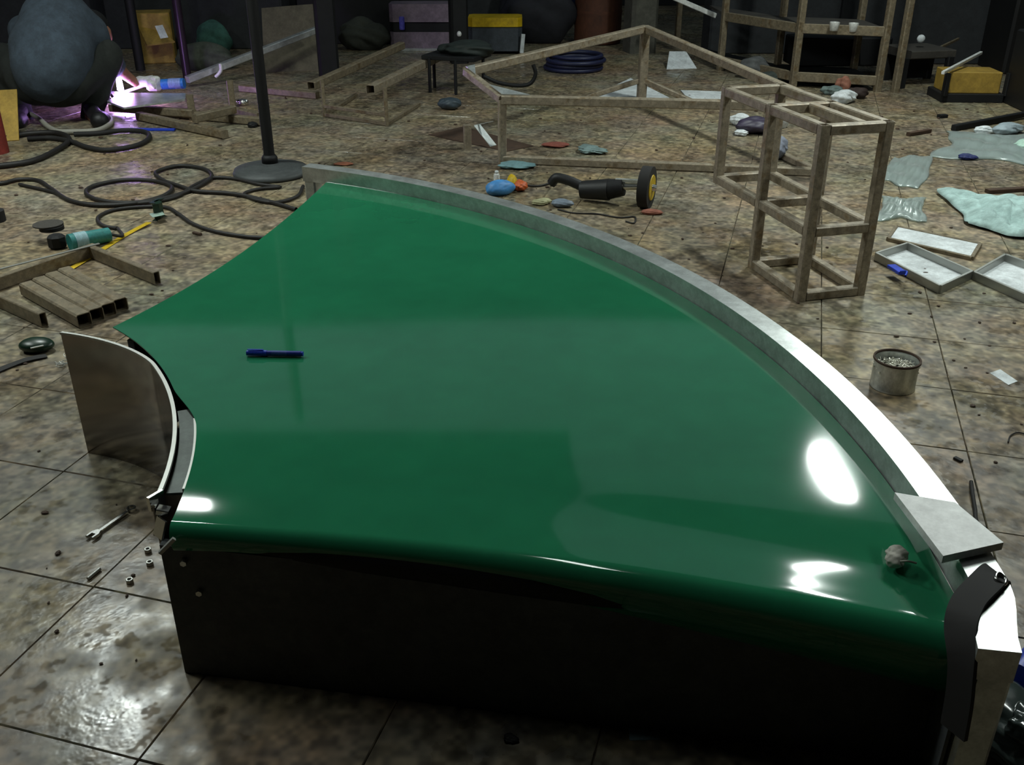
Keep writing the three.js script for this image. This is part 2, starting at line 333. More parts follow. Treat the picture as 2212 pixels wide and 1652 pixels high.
{
  const p = thing('marker_pen', 'blue marker pen lying alone on the green belt', 'pen');
  const a = V(-0.634, 0.358, -2.091), b = V(-0.498, 0.358, -2.086), at = (t) => a.clone().lerp(b, t);
  part('cap', cyl(at(0), at(0.36), 0.0062, 0.0075, 16), M.blue, p);
  part('barrel', cyl(at(0.36), at(0.96), 0.0068), paint(0x2338a8, 0.4), p);
  part('label_band', cyl(at(0.45), at(0.72), 0.0070), paint(0x3c55b0, 0.5), p);
  part('end_plug', cyl(at(0.96), at(1), 0.0058), M.blue, p);
  part('pocket_clip', bar(at(0.02).add(V(0, 0.009, 0)), at(0.3).add(V(0, 0.009, 0)), 0.004, 0.0015), M.blue, p);
  const k = thing('crumpled_rag', 'small crumpled grey rag with a loose wire end beside the white cross plate', 'rag');
  part('cloth', lump(V(0.632, 0.351, -1.29), 0.02, 0.014, 0.02, 0.3, 5), paint(0xd6d2c6, 0.9), k);
  part('wire_end', hose([V(0.63, 0.37, -1.267), V(0.638, 0.375, -1.261), V(0.657, 0.365, -1.269)], 0.002), M.hosepale, k);
}

// ------------------------------------------------------------------ shapes for the clutter
function lump(c, rx, ry, rz, amp = 0.3, fq = 4, turn = 0, det = 4) {    // a crumpled thing resting on c
  const g = mergeVertices(new THREE.IcosahedronGeometry(1, det * 3).deleteAttribute('normal').deleteAttribute('uv')), q = g.attributes.position, ph = rr(0, 6), cs = Math.cos(turn), sn = Math.sin(turn);
  for (let i = 0; i < q.count; i++) {
    const v = V().fromBufferAttribute(q, i), n = 1 + amp * (0.55 * Math.sin(v.x * 2.3 + v.z * 1.4 + ph) + 0.45 * Math.cos(v.z * 2.9 - v.x * 1.7 + ph * 2) + 0.3 * Math.sin(v.x * fq * 0.9 + v.y * fq + ph) * Math.cos(v.z * fq * 1.1 - v.y * fq * 0.6 + ph) + 0.16 * Math.abs(Math.sin(v.z * fq * 1.5 + v.x * fq * 0.8 - v.y * 3)));
    const x = v.x * rx * n, z = v.z * rz * n, y = Math.max(0, ry * 0.8 + v.y * ry * n * 0.9);
    q.setXYZ(i, c.x + x * cs + z * sn, c.y + y, c.z - x * sn + z * cs);
  }
  g.computeVertexNormals();
  return boxUV(g);
}
function sheet(a, b, c, d, fold, fq, t = 0.002) {                     // crumpled sheet over four floor corners
  const ph = rr(0, 6);
  return surface(36, 24, (u, v) => {
    const W = 0.09 * Math.sin(u * 4 + ph) + 0.035 * Math.sin(u * 11 + ph * 2), U = 0.08 * Math.sin(v * 4.5 + ph) + 0.03 * Math.cos(v * 12 + ph), u2 = u + U * (u - 0.5) * 2, v2 = v + W * (v - 0.5) * 2, p = a.clone().lerp(b, u2).lerp(d.clone().lerp(c, u2), v2), e = Math.sin(Math.PI * u) * Math.sin(Math.PI * v);
    const w = 0.06 * Math.sin(v * 9 + ph) * (u - 0.5), x = p.x + w * fold * 5 + 0.02 * fold * Math.sin(u * 20 + ph) * Math.cos(v * 14);
    const y = p.y + t + fold * (0.15 + 0.85 * Math.pow(e, 0.4)) * (0.5 + 0.25 * Math.sin(u * fq + v * fq * 0.7 + ph) + 0.25 * Math.sin(v * fq * 1.8 - u * fq * 0.5 + ph * 2) + 0.18 * Math.abs(Math.sin(u * fq * 2.2 + v * 3)));
    return V(x, y, p.z + 0.5 * w * fold * 5);
  }, t);
}
const up = (p, y) => p.clone().setY(p.y + y);
const MEMBER = (a, b, w, t, name, par, mat = M.tube) => part(name, bar(a, b, w, w, t), mat, par);
const film = new THREE.MeshPhysicalMaterial({ color: 0xdfeae8, roughness: 0.3, transmission: 0.8, thickness: 0, side: THREE.DoubleSide });

// ------------------------------------------------------------------ stepped frame of square tube
{
  const t = thing('box_frame', 'stepped open frame of square steel tube standing upright beside the white trays', 'frame');
  const N = V(1.06, 0, -3.315), e1 = V(0.968, 0, -0.25), e2 = V(-0.25, 0, -0.968), W = 0.245, D = 0.365, L = 0.745, w = 0.036, k = w / 2;
  const at = (a, b, y) => N.clone().addScaledVector(e1, a).addScaledVector(e2, b).setY(y);
  const H = 0.64, hm = 0.263, y0 = k, y1 = hm, y2 = H - k;
  for (const [a, b, lo, hi] of [[0, 0, 0, H], [W, 0, 0, H], [0, D, 0, H], [W, D, 0, H], [0, L, hm - k, H], [W, L, hm - k, H]]) part('post', bar(at(a, b, lo), at(a, b, hi), w, w, 0.003, e1), M.tube, t);
  const along = (b, y, a0 = 0, a1 = W) => part('cross_rail', bar(at(a0 + k, b, y), at(a1 - k, b, y), w, w), M.tube, t);
  const deep = (a, b0, b1, y) => part('side_rail', bar(at(a, b0 + k, y), at(a, b1 - k, y), w, w), M.tube, t);
  for (const y of [y0, y1, y2]) { along(0, y); along(D, y); deep(0, 0, D, y); deep(W, 0, D, y); }
  along(L, y1); along(L, y2); deep(0, D, L, y1); deep(W, D, L, y1); deep(0, D, L, y2); deep(W, D, L, y2);
  deep(W * 0.64, 0, D, y2);
}
// ------------------------------------------------------------------ large braced frame behind it
{
  const t = thing('braced_frame', 'large low welded frame with a pointed outline standing behind the power tool', 'frame');
  const A0 = V(-0.261, 0, -5.687), D0 = V(-0.054, 0, -5.358), B0 = V(0.944, 0, -7.226), C0 = V(1.623, 0, -5.079);
  const A = up(A0, 0.438), D = up(D0, 0.345), B = up(B0, 0.489), C1 = up(C0, 0.36);
  const w = 0.042, m = (n, a, b, ww = w) => MEMBER(a, b, ww, 0, n, t);
  m('top_rail', A, B, 0.05); m('top_rail', B, C1, 0.05); m('top_rail', A, D); m('top_rail', D, C1, 0.048);
  m('leg', D0, D); m('leg', up(A0, 0.0), up(A0, 0.14)); m('leg', B0, B, 0.06); m('leg', C0, C1);
  m('lower_rail', up(D0, 0.022), up(C0, 0.022)); m('brace', up(B0, 0.14), V(0.546, 0.02, -7.207), 0.035); m('brace', up(B0, 0.14), V(1.277, 0.02, -7.066), 0.035);
  m('lower_rail', up(C0, 0.022), V(1.483, 0.02, -5.648), 0.036);
  const gus = (a, b, c) => part('gusset', slab([a, b, c], 0.004, 0.026), M.galv, t);
  gus(D, D.clone().lerp(A, 0.34), D.clone().lerp(C1, 0.09));
  gus(A, A.clone().lerp(D, 0.28), A.clone().lerp(B, 0.04));
  part('gusset', bar(V(-0.196, 0.19, -5.45), V(-0.103, 0.092, -5.37), 0.05, 0.004), M.galv, t);
  part('gusset', bar(V(-0.207, 0.185, -5.47), V(-0.107, 0.22, -5.4), 0.012, 0.004), M.galv, t);
}
// ------------------------------------------------------------------ trays, panel, cloth, can
function tray(q, h, label, extra) {
  const t = thing('metal_tray', label, 'tray', null), n = q.length, w = 0.004;
  part('tray_floor', slab(q, 0.004), M.paper, t);
  for (let i = 0; i < n; i++) { const a = up(q[i], h / 2), b = up(q[(i + 1) % n], h / 2); part('tray_wall', bar(a, b, 0.012, h), M.rim, t); }
  return t;
}
tray([V(1.486, 0, -3.752), V(1.661, 0, -3.879), V(1.786, 0, -3.539), V(1.601, 0, -3.382)], 0.034, 'shallow open metal tray with a white floor and a blue clip on its edge');
tray([V(1.792, 0, -3.529), V(2.005, 0, -3.736), V(2.148, 0, -3.425), V(1.903, 0, -3.228)], 0.034, 'shallow open metal tray with a white floor cut off by the picture edge');
{
  const c = thing('clip', 'dark blue clip hanging over the edge of the white tray', 'clip');
  part('jaw', bar(V(1.488, 0.036, -3.587), V(1.503, 0.036, -3.504), 0.035, 0.012), M.blue, c);
  part('spring_loop', hose([V(1.491, 0.045, -3.5), V(1.508, 0.05, -3.486), V(1.492, 0.045, -3.449)], 0.004), M.blue, c);
  const t = thing('panel', 'flat white framed panel lying behind the open trays', 'panel'), q = [V(1.721, 0, -4.17), V(1.99, 0, -3.927), V(1.88, 0, -3.752), V(1.625, 0, -4.001)];
  part('sheet', slab(q, 0.012), M.paper, t);
  for (let i = 0; i < 4; i++) part('frame_strip', bar(up(q[i], 0.008), up(q[(i + 1) % 4], 0.008), 0.016, 0.016), M.oldtube, t);
}
single('towel', sheet(V(2.16, 0, -4.682), V(2.574, 0, -4.447), V(2.293, 0, -3.85), V(2.055, 0, -4.28), 0.075, 9, 0.006), M.mint, 'crumpled mint green towel on the floor behind the white panel', 'towel');
{
  const c = V(1.157, 0, -2.618), t = thing('screw_can', 'short round metal can full of shiny screws', 'can');
  const R = 0.066, H = 0.09;
  part('can_wall', lathe(c, [[0, 0], [R, 0], [R, 0.004], [R * 0.985, 0.008], [R * 0.985, H - 0.006], [R * 1.03, H], [R * 0.99, H + 0.002], [R * 0.955, H - 0.006], [R * 0.955, 0.004], [0, 0.004]], 36), M.galv, t);
  part('rim', lathe(c, [[R * 0.96, H - 0.001], [R * 1.045, H - 0.001], [R * 1.045, H + 0.005], [R * 0.96, H + 0.005], [R * 0.96, H - 0.001]], 36), M.brownplate, t);
  const g = [];
  for (let i = 0; i < 260; i++) {
    const a = rr(0, 6.28), r = R * 0.86 * Math.sqrt(rnd()), p = V(c.x + r * Math.cos(a), H - 0.014 - rr(0, 0.012) - 0.006 * (r / R), c.z + r * Math.sin(a)), d = V(rr(-1, 1), rr(-0.4, 0.5), rr(-1, 1)).normalize(), b = p.clone().addScaledVector(d, rr(0.008, 0.014));
    g.push(cyl(p, b, 0.0012, 0.0016, 5), cyl(b, b.clone().addScaledVector(d, 0.0022), 0.0035, 0.003, 6));
  }
  part('screws', merge(g), M.screw, t).userData.kind = 'stuff';
  part('fill', cyl(V(c.x, 0.004, c.z), V(c.x, H - 0.028, c.z), R * 0.94, R * 0.94, 28), M.dark, t);
}
single('paper_strip', slab([V(1.494, 0, -2.707), V(1.538, 0, -2.733), V(1.554, 0, -2.649), V(1.514, 0, -2.624)], 0.0015), M.paper, 'small strip of white paper on bare floor beyond the screw can', 'paper');
single('sticker_sheet', slab([V(0.209, 0, -1.265), V(0.266, 0, -1.265), V(0.262, 0, -1.24), V(0.208, 0, -1.238)], 0.0015), paint(0xa8c4cf, 0.8), 'pale blue paper label on the shaded floor in front of the conveyor', 'paper');
// ------------------------------------------------------------------ power tool with wheel, blue packet and bits near it
{
  const t = thing('polisher', 'black power tool with a big yellow centred abrasive wheel lying on the floor', 'power tool');
  const w = V(0.645, 0, -4.5), R = 0.098, c = up(w, R), ax = V(0.93, 0, 0.36).normalize(), on = (s, dy = 0) => c.clone().addScaledVector(ax, s).add(V(0, dy, 0));
  part('wheel', cyl(on(-0.032), on(0.018), R, R, 40), M.rubber, t);
  part('wheel_centre', cyl(on(0.0185), on(0.022), R * 0.62, R * 0.6, 28), M.yellow, t);
  part('hub_nut', cyl(on(0.02), on(0.042), 0.018, 0.014, 6), M.chrome, t);
  part('spindle', cyl(on(-0.13, -0.01), on(-0.03), 0.018, 0.014, 16), M.chrome, t);
  part('gear_head', cyl(on(-0.2, -0.03), on(-0.12, -0.012), 0.05, 0.04, 20), M.dark, t);
  part('motor_body', cyl(on(-0.33, -0.045), on(-0.19, -0.03), 0.042, 0.052, 20), M.black, t);
  part('handle', hose([on(-0.32, -0.03), on(-0.4, -0.005), on(-0.46, -0.0), on(-0.485, -0.03)], 0.024, false, 10, 12), M.black, t);
  part('side_rod', bar(on(-0.16, 0.02), on(-0.03, 0.025), 0.016, 0.016), M.galv, t);
  part('power_cord', hose([on(-0.485, -0.04), V(0.201, 0.008, -4.911), V(0.128, 0.005, -4.86), V(0.057, 0.005, -4.895), V(-0.002, 0.005, -5.014)], 0.005), M.cable, t);
}
{
  const t = thing('packet', 'crumpled blue plastic packet with yellow and red ends behind the conveyor rail', 'packet');
  part('blue_body', lump(V(-0.055, 0, -4.724), 0.075, 0.042, 0.05, 0.12, 3, 0.5), M.bluelight, t);
  part('yellow_band', lump(V(0, 0, -4.826), 0.028, 0.042, 0.04, 0.15, 4, 0.4), M.yellow, t);
  part('red_end', lump(V(0.042, 0, -4.791), 0.032, 0.032, 0.04, 0.25, 5), M.orange, t);
  const b = thing('bottle', 'tiny white bottle standing behind the blue packet', 'bottle');
  const c = V(-0.08, 0, -4.977); part('body', lathe(c, [[0, 0], [0.014, 0], [0.016, 0.004], [0.016, 0.034], [0.009, 0.042], [0, 0.042]], 20), M.white, b); part('cap', lathe(up(c, 0.042), [[0, 0], [0.01, 0], [0.01, 0.012], [0, 0.013]], 16), M.paper, b);
}
single('rag', lump(V(0.023, 0, -5.255), 0.09, 0.018, 0.06, 0.3, 5), paint(0x7fa7ad, 0.9), 'pale teal rag at the foot of the low welded frame leg', 'rag');
single('adapter_plug', lump(V(0.242, 0, -4.508), 0.05, 0.022, 0.03, 0.2, 5), paint(0x7d8a99, 0.5), 'blue grey plastic lump on the floor before the power tool handle', 'plug');
single('wrapper', lump(V(0.148, 0, -4.562), 0.045, 0.014, 0.03, 0.35, 6), paint(0xb9b78c, 0.7), 'crumpled cream wrapper beside the blue grey lump', 'wrapper');
single('wire', hose([V(0.217, 0.004, -4.456), V(0.291, 0.004, -4.396), V(0.398, 0.004, -4.382), V(0.5, 0.004, -4.324), V(0.566, 0.004, -4.338), V(0.551, 0.004, -4.239), V(0.52, 0.004, -4.267)], 0.004), M.cable, 'thin dark wire with a looped end in front of the abrasive wheel', 'wire');
single('brick_chip', lump(V(0.664, 0, -4.395), 0.05, 0.012, 0.03, 0.25, 5), paint(0x9a5f4c, 0.9), 'reddish chip on the floor under the abrasive wheel', 'chip');
single('rag', lump(V(0.259, 0, -5.757), 0.075, 0.014, 0.05, 0.2, 4), paint(0x8a4a3c, 0.9), 'small red rag alone on the floor inside the low welded frame', 'rag');
single('plastic_scrap', lump(V(0.467, 0, -5.596), 0.07, 0.02, 0.08, 0.4, 6), paint(0x7d9492, 0.6), 'grey green plastic scrap on the floor inside the low welded frame', 'scrap');
single('steel_sheet', slab([V(-0.521, 0, -6.055), V(-0.316, 0, -6.296), V(0.127, 0, -5.757), V(-0.03, 0, -5.618)], 0.004), M.brownplate, 'dark brown steel sheet flat under the point of the low welded frame', 'sheet');
single('white_board', slab([V(0.595, 0, -7.317), V(0.964, 0, -8.121), V(1.154, 0, -7.28), V(0.858, 0, -7.155)], 0.006), M.paper, 'white board on the floor under the braced foot of the frame', 'board');
single('pale_board', slab([V(1.286, 0, -7.581), V(1.687, 0, -7.504), V(1.739, 0, -6.934), V(1.289, 0, -6.967)], 0.006), M.paper, 'long pale board on the floor behind the stepped frame', 'board');
// ------------------------------------------------------------------ round-based pole stand
{
  const t = thing('pole_stand', 'dark pole rising from a heavy round grey base behind the green belt', 'stand'), c = V(-1.289, 0, -5.118);
  part('base', lathe(c, [[0, 0], [0.195, 0], [0.2, 0.012], [0.19, 0.034], [0.13, 0.05], [0.05, 0.062], [0, 0.064]], 48), paint(0x4c5050, 0.6, 0.2), t);
  part('collar', lathe(up(c, 0.06), [[0, 0], [0.042, 0], [0.042, 0.03], [0.032, 0.045], [0, 0.045]], 24), M.dark, t);
  part('pole', cyl(up(c, 0.06), up(c, 2.2), 0.0285, 0.0285, 24), M.dark, t);
}
// ------------------------------------------------------------------ cables and hoses
single('welding_cable', hose([V(-2.846, 0.012, -5.034), V(-2.63, 0.012, -4.887), V(-2.576, 0.012, -4.96), V(-2.484, 0.012, -4.96), V(-2.328, 0.012, -4.791), V(-2.15, 0.012, -4.584), V(-1.982, 0.012, -4.498), V(-1.815, 0.012, -4.529), V(-1.721, 0.012, -4.648), V(-1.721, 0.012, -4.808), V(-1.849, 0.012, -4.932), V(-2.023, 0.012, -4.95), V(-2.134, 0.012, -4.834), V(-2.113, 0.012, -4.698), V(-1.975, 0.012, -4.568), V(-1.799, 0.012, -4.544), V(-1.651, 0.012, -4.681), V(-1.584, 0.012, -4.887), V(-1.582, 0.012, -5.034), V(-1.685, 0.012, -5.198), V(-1.826, 0.012, -5.248), V(-1.903, 0.012, -5.119), V(-1.821, 0.012, -4.96), V(-1.687, 0.012, -4.834), V(-1.591, 0.012, -4.748), V(-1.392, 0.012, -4.698), V(-1.205, 0.012, -4.584), V(-1.017, 0.012, -4.429)], 0.0105, false, 10), M.cable, 'black welding cable lying in loops between the tools and the round base', 'cable');
single('power_cable', hose([V(-1.064, 0.01, -4.842), V(-1.061, 0.01, -4.647), V(-1.14, 0.01, -4.551), V(-1.241, 0.01, -4.591), V(-1.33, 0.01, -4.705), V(-1.276, 0.01, -4.79), V(-1.178, 0.01, -4.824), V(-1.296, 0.01, -4.877), V(-1.469, 0.01, -4.995), V(-1.569, 0.01, -5.004), V(-1.624, 0.01, -4.859), V(-1.652, 0.01, -4.647), V(-1.737, 0.01, -4.559), V(-1.924, 0.01, -4.52), V(-2.103, 0.01, -4.551), V(-2.28, 0.01, -4.722), V(-2.526, 0.01, -4.877)], 0.009, false, 10), M.cable, 'dark power cable running under the black looped cable to the round base', 'cable');
single('extension_lead', hose([V(-1.759, 0.009, -4.148), V(-1.839, 0.009, -4.189), V(-1.905, 0.009, -4.307), V(-1.886, 0.009, -4.417), V(-1.795, 0.009, -4.47), V(-1.655, 0.009, -4.477), V(-1.554, 0.009, -4.365), V(-1.443, 0.009, -4.216), V(-1.307, 0.009, -4.102), V(-1.153, 0.009, -4.031), V(-1.013, 0.009, -4.006)], 0.009, false, 10), M.cable, 'thin dark lead curving from the yellow tape to the green belt edge', 'cable');
single('gas_hose', hose([V(-2.97, 0.018, -5.184), V(-2.789, 0.018, -5.224), V(-2.671, 0.018, -5.316), V(-2.636, 0.018, -5.61), V(-2.676, 0.018, -5.872), V(-2.824, 0.018, -6.037), V(-2.981, 0.018, -6.024), V(-3.077, 0.018, -5.922), V(-3.148, 0.018, -5.75), V(-3.088, 0.018, -5.52), V(-2.939, 0.018, -5.433)], 0.016, false, 10), M.cable, 'thick black hose looped on the floor in front of the welder', 'hose');
single('torch_hose', hose([V(-2.932, 0.016, -5.881), V(-2.802, 0.016, -5.906), V(-2.649, 0.016, -5.82), V(-2.483, 0.016, -5.665), V(-2.343, 0.016, -5.596), V(-2.225, 0.016, -5.688), V(-2.206, 0.016, -5.906), V(-2.301, 0.016, -6.086), V(-2.449, 0.016, -6.113), V(-2.57, 0.016, -6.034), V(-2.703, 0.016, -6.008)], 0.015, false, 10), M.rubber, 'black hose loop reaching out beside the flat blue bar', 'hose');
single('pale_hose', hose([V(-3.277, 0.02, -6.517), V(-3.232, 0.03, -6.558), V(-3.136, 0.03, -6.468), V(-2.922, 0.02, -6.175), V(-2.813, 0.02, -6.068), V(-2.726, 0.02, -6.068), V(-2.607, 0.02, -6.094), V(-2.581, 0.02, -6.257), V(-2.64, 0.02, -6.458), V(-2.711, 0.02, -6.547)], 0.016), M.hosepale, 'pale grey rubber hose curling round the feet of the welder', 'hose');
single('flat_bar', bar(V(-2.426, 0.008, -6.19), V(-2.134, 0.008, -6.177), 0.03, 0.012), M.blue, 'flat blue bar on the floor in front of the welding work', 'bar');
// ------------------------------------------------------------------ tools at the cables' side
{
  const t = thing('angle_grinder', 'teal angle grinder with a dark cutting disc lying behind the long tube', 'power tool');
  const a = V(-1.852, 0.036, -3.869), b = V(-1.729, 0.034, -3.986), d = b.clone().sub(a).normalize();
  part('motor_body', cyl(a, b, 0.036, 0.03, 20), M.teal, t);
  part('label_plate', cyl(a.clone().addScaledVector(d, 0.02), a.clone().addScaledVector(d, 0.07), 0.037, 0.036, 20), paint(0x9fc4cc, 0.5), t);
  part('gear_head', box(V(-1.92, 0, -3.903), 0.07, 0.06, 0.06, 0.3, 0.01), M.dark, t);
  part('disc', cyl(up(V(-1.99, 0, -4.001), 0.072), up(V(-1.99, 0, -4.001), 0.077), 0.062, 0.062, 32), M.shelf, t);
  part('disc_guard', cyl(up(V(-1.972, 0, -3.989), 0.055), up(V(-1.972, 0, -3.989), 0.07), 0.05, 0.05, 28), M.dark, t);
  part('power_cord', hose([b, b.clone().addScaledVector(d, 0.05).setY(0.015), V(-1.763, 0.008, -4.158)], 0.007), M.cable, t);
}
{
  const t = thing('tape_measure', 'green tape measure with its long yellow blade pulled out across the floor', 'tape measure');
  part('blade', sweep([V(-1.643, 0.012, -4.227), V(-1.696, 0.004, -4.065), V(-1.735, 0.003, -3.801), V(-1.782, 0.003, -3.541)], V(0.8, 0, 0.4), 0.028, 0.001), M.yellow, t);
  part('case', box(V(-1.628, 0, -4.322), 0.034, 0.085, 0.07, -0.2, 0.01), M.greendark, t);
  part('pale_top', slab([V(-1.658, 0.034, -4.283), V(-1.613, 0.034, -4.326), V(-1.582, 0.034, -4.269), V(-1.622, 0.034, -4.226)], 0.0012), paint(0x9db5a8, 0.5), t);  // pale plate on top of the case
}
{
  const t = thing('tape_case', 'dark green oval case with a loose strap beside the curved steel guard', 'case');
  part('shell', lump(V(-1.556, 0, -2.875), 0.056, 0.026, 0.04, 0.02, 2), M.greendark, t);
  part('strap', sweep([V(-1.507, 0.004, -2.828), V(-1.552, 0.006, -2.796), V(-1.592, 0.004, -2.752), V(-1.64, 0.004, -2.67)], V(0.3, 0, 0.9), 0.03, 0.003), M.rubber, t);
  part('highlight_bar', bar(V(-1.523, 0.055, -2.774), V(-1.491, 0.055, -2.795), 0.008, 0.003), M.rim, t);  // pale bar standing in for the highlight on the glossy case
}
{
  const t = thing('wrench', 'combination wrench lying on the tiles beside the conveyor corner', 'wrench');
  const a = V(-0.973, 0.005, -1.845), b = V(-0.924, 0.005, -1.953), d = b.clone().sub(a), L = d.length(); d.normalize();
  part('shaft', bar(a.clone().addScaledVector(d, 0.016), b.clone().addScaledVector(d, -0.014), 0.009, 0.005), M.chrome, t);
  const turn = Math.atan2(-d.z, d.x);
  const jaw = prism([[0.018, -0.006], [0.004, -0.0125], [-0.014, -0.011], [-0.014, -0.0055], [0.0, -0.005], [0.0, 0.005], [-0.014, 0.0055], [-0.014, 0.011], [0.004, 0.0125], [0.018, 0.006]], 0.006, null, 0.001);
  jaw.rotateX(-Math.PI / 2).rotateY(turn).translate(a.x, 0.003, a.z); part('open_jaw', boxUV(jaw), M.chrome, t);
  const ringg = prism(Array.from({ length: 24 }, (_, i) => [0.0115 * Math.cos(i / 24 * 6.2832), 0.0115 * Math.sin(i / 24 * 6.2832)]), 0.007, Array.from({ length: 12 }, (_, i) => [0.007 * Math.cos(i / 12 * 6.2832), 0.007 * Math.sin(i / 12 * 6.2832)]), 0.001);
  ringg.rotateX(-Math.PI / 2).translate(b.x, 0.002, b.z); part('ring_end', boxUV(ringg), M.chrome, t);
}
[['steel nut on the tiles in front of the black end plate', 281, 1258], ['upper of the two loose nuts close under the conveyor corner', 322, 1192], ['lower of the two loose nuts close under the conveyor corner', 326, 1218]].forEach(([label, x, y], i) => {
  const c = [V(-0.831, 0, -1.678), V(-0.828, 0, -1.787), V(-0.808, 0, -1.74)][i], hexa = (r) => Array.from({ length: 6 }, (_, k) => [r * Math.cos(k * 1.0472 + i), r * Math.sin(k * 1.0472 + i)]);
  single('hex_nut', boxUV(prism(hexa(0.0085), 0.008, hexa(0.0042).reverse(), 0.0008).rotateX(-Math.PI / 2).translate(c.x, 0.001, c.z)), M.rim, label, 'nut', 'loose nuts beside the conveyor');
});
single('steel_pin', cyl(V(-0.925, 0.004, -1.686), V(-0.912, 0.004, -1.721), 0.004, 0.004, 10), M.rim, 'short bright steel pin on the tile joint below the wrench', 'pin');
single('tin_strip', slab([V(-1.337, 0, -2.655), V(-1.325, 0, -2.668), V(-1.284, 0, -2.643), V(-1.296, 0, -2.63)], 0.003), M.rim, 'little bright tin strip beside the curved steel guard', 'strip');
{
  const g = [], c = V(-1.372, 0, -2.794);
  for (let i = 0; i < 26; i++) { const p = V(c.x + rr(-0.06, 0.06), 0.003, c.z + rr(-0.05, 0.05)), a = rr(0, 6.3), pts = []; for (let k = 0; k < 7; k++) pts.push(V(p.x + 0.012 * Math.cos(a + k * 1.5), 0.004 + 0.003 * k * rr(0.4, 1), p.z + 0.012 * Math.sin(a + k * 1.5) + k * 0.002)); g.push(hose(pts, 0.0014, false, 4, 4)); }
  const m = single('metal_shavings', merge(g), M.rim, 'tangle of curled bright metal shavings beside the curved guard', 'shavings'); m.userData.kind = 'stuff';
}
// ------------------------------------------------------------------ square tubes in front of the conveyor's far end
{
  const t = thing('steel_bracket', 'U shaped frame of flat steel tube with two open arms beside the conveyor', 'frame');
  const m = (n, a, b, wall) => part(n, bar(up(a, 0.027), up(b, 0.027), 0.026, 0.052, wall), M.oldtube, t);
  m('long_rail', V(-2.048, 0, -3.228), V(-1.724, 0, -3.809)); m('open_arm', V(-1.73, 0, -3.786), V(-1.357, 0, -3.474), 0.003); m('open_arm', V(-1.941, 0, -3.318), V(-1.616, 0, -3.069), 0.003);
  part('lit_edge', bar(V(-2.095, 0.055, -3.345), V(-1.698, 0.055, -3.801), 0.012, 0.004), M.rim, t);  // pale strip, paints the lit top edge of the long tube
  const n0 = V(-1.487, 0, -3.045), n1 = V(-1.385, 0, -3.228), f0 = V(-1.821, 0, -3.345), f1 = V(-1.733, 0, -3.57);
  for (let i = 0; i < 4; i++) {
    const s = (i + 0.5) / 4, a = up(f0.clone().lerp(f1, s), 0.026), b = up(n0.clone().lerp(n1, s), 0.026), w = n0.distanceTo(n1) / 4 - 0.001;
    const o = single('square_tube', bar(a.addScaledVector(b.clone().sub(a), i * 0.012), b, w, 0.05, 0.003), M.oldtube, ['nearest the oval case, first of four steel tubes laid side by side', 'second tube from the oval case in the row of four steel tubes', 'third tube from the oval case in the row of four steel tubes', 'nearest the green belt, last of four steel tubes laid side by side'][i], 'tube', 'steel tubes laid side by side');
  }
}

// ------------------------------------------------------------------ the welder and the welding work
function body(bones, cell, k = 0.022, pad = 0.03, fold = 0) {                // one skin over tapered capsules joined by a smooth minimum
  const lo = V(1e9, 1e9, 1e9), hi = V(-1e9, -1e9, -1e9);
  for (const [a, b, r, s] of bones) for (const [p, q] of [[a, r], [b, s]]) { lo.min(V(p.x - q, p.y - q, p.z - q)); hi.max(V(p.x + q, p.y + q, p.z + q)); }
  lo.subScalar(pad + cell); hi.addScalar(pad + cell);
  const size = Math.max(hi.x - lo.x, hi.y - lo.y, hi.z - lo.z), n = Math.min(120, Math.ceil(size / cell)), mc = new MarchingCubes(n, M.skin, false, false, 200000), half = n / 2, mid = lo.clone().add(hi).multiplyScalar(0.5), sc = size / 2 * 1.04;
  const p = V();
  for (let z = 0; z < n; z++) for (let y = 0; y < n; y++) for (let x = 0; x < n; x++) {
    p.set((x - half) / half * sc + mid.x, (y - half) / half * sc + mid.y, (z - half) / half * sc + mid.z);
    let e = 0;
    for (const [a, b, r, s] of bones) {
      const dx = b.x - a.x, dy = b.y - a.y, dz = b.z - a.z, t = Math.max(0, Math.min(1, ((p.x - a.x) * dx + (p.y - a.y) * dy + (p.z - a.z) * dz) / (dx * dx + dy * dy + dz * dz + 1e-9)));
      e += Math.exp(-(Math.hypot(p.x - a.x - dx * t, p.y - a.y - dy * t, p.z - a.z - dz * t) - (r + (s - r) * t)) / k);
    }
    mc.field[x + y * n + z * n * n] = k * Math.log(e + 1e-30);
  }
  mc.isolation = 0; mc.update();
  const c = mc.count, g = new THREE.BufferGeometry();
  g.setAttribute('position', new THREE.BufferAttribute(mc.positionArray.slice(0, c * 3), 3)); g.setAttribute('normal', new THREE.BufferAttribute(mc.normalArray.slice(0, c * 3), 3));
  g.scale(sc, sc, sc); g.translate(mid.x, mid.y, mid.z);
  const w = mergeVertices(g.deleteAttribute('normal'), 1e-4); w.computeVertexNormals();
  if (fold) {
    const q = w.attributes.position, N = w.attributes.normal;
    for (let i = 0; i < q.count; i++) { const x = q.getX(i), y = q.getY(i), z = q.getZ(i), d = fold * (Math.sin(y * 34 + x * 16 + 3 * Math.sin(x * 9 + z * 7)) + 0.6 * Math.sin(x * 41 - y * 22 + z * 19)); q.setXYZ(i, x + N.getX(i) * d, y + N.getY(i) * d, z + N.getZ(i) * d); }
    w.computeVertexNormals();
  }
  return boxUV(w);
}
const ARC = V(-2.78, 0.05, -7.008);
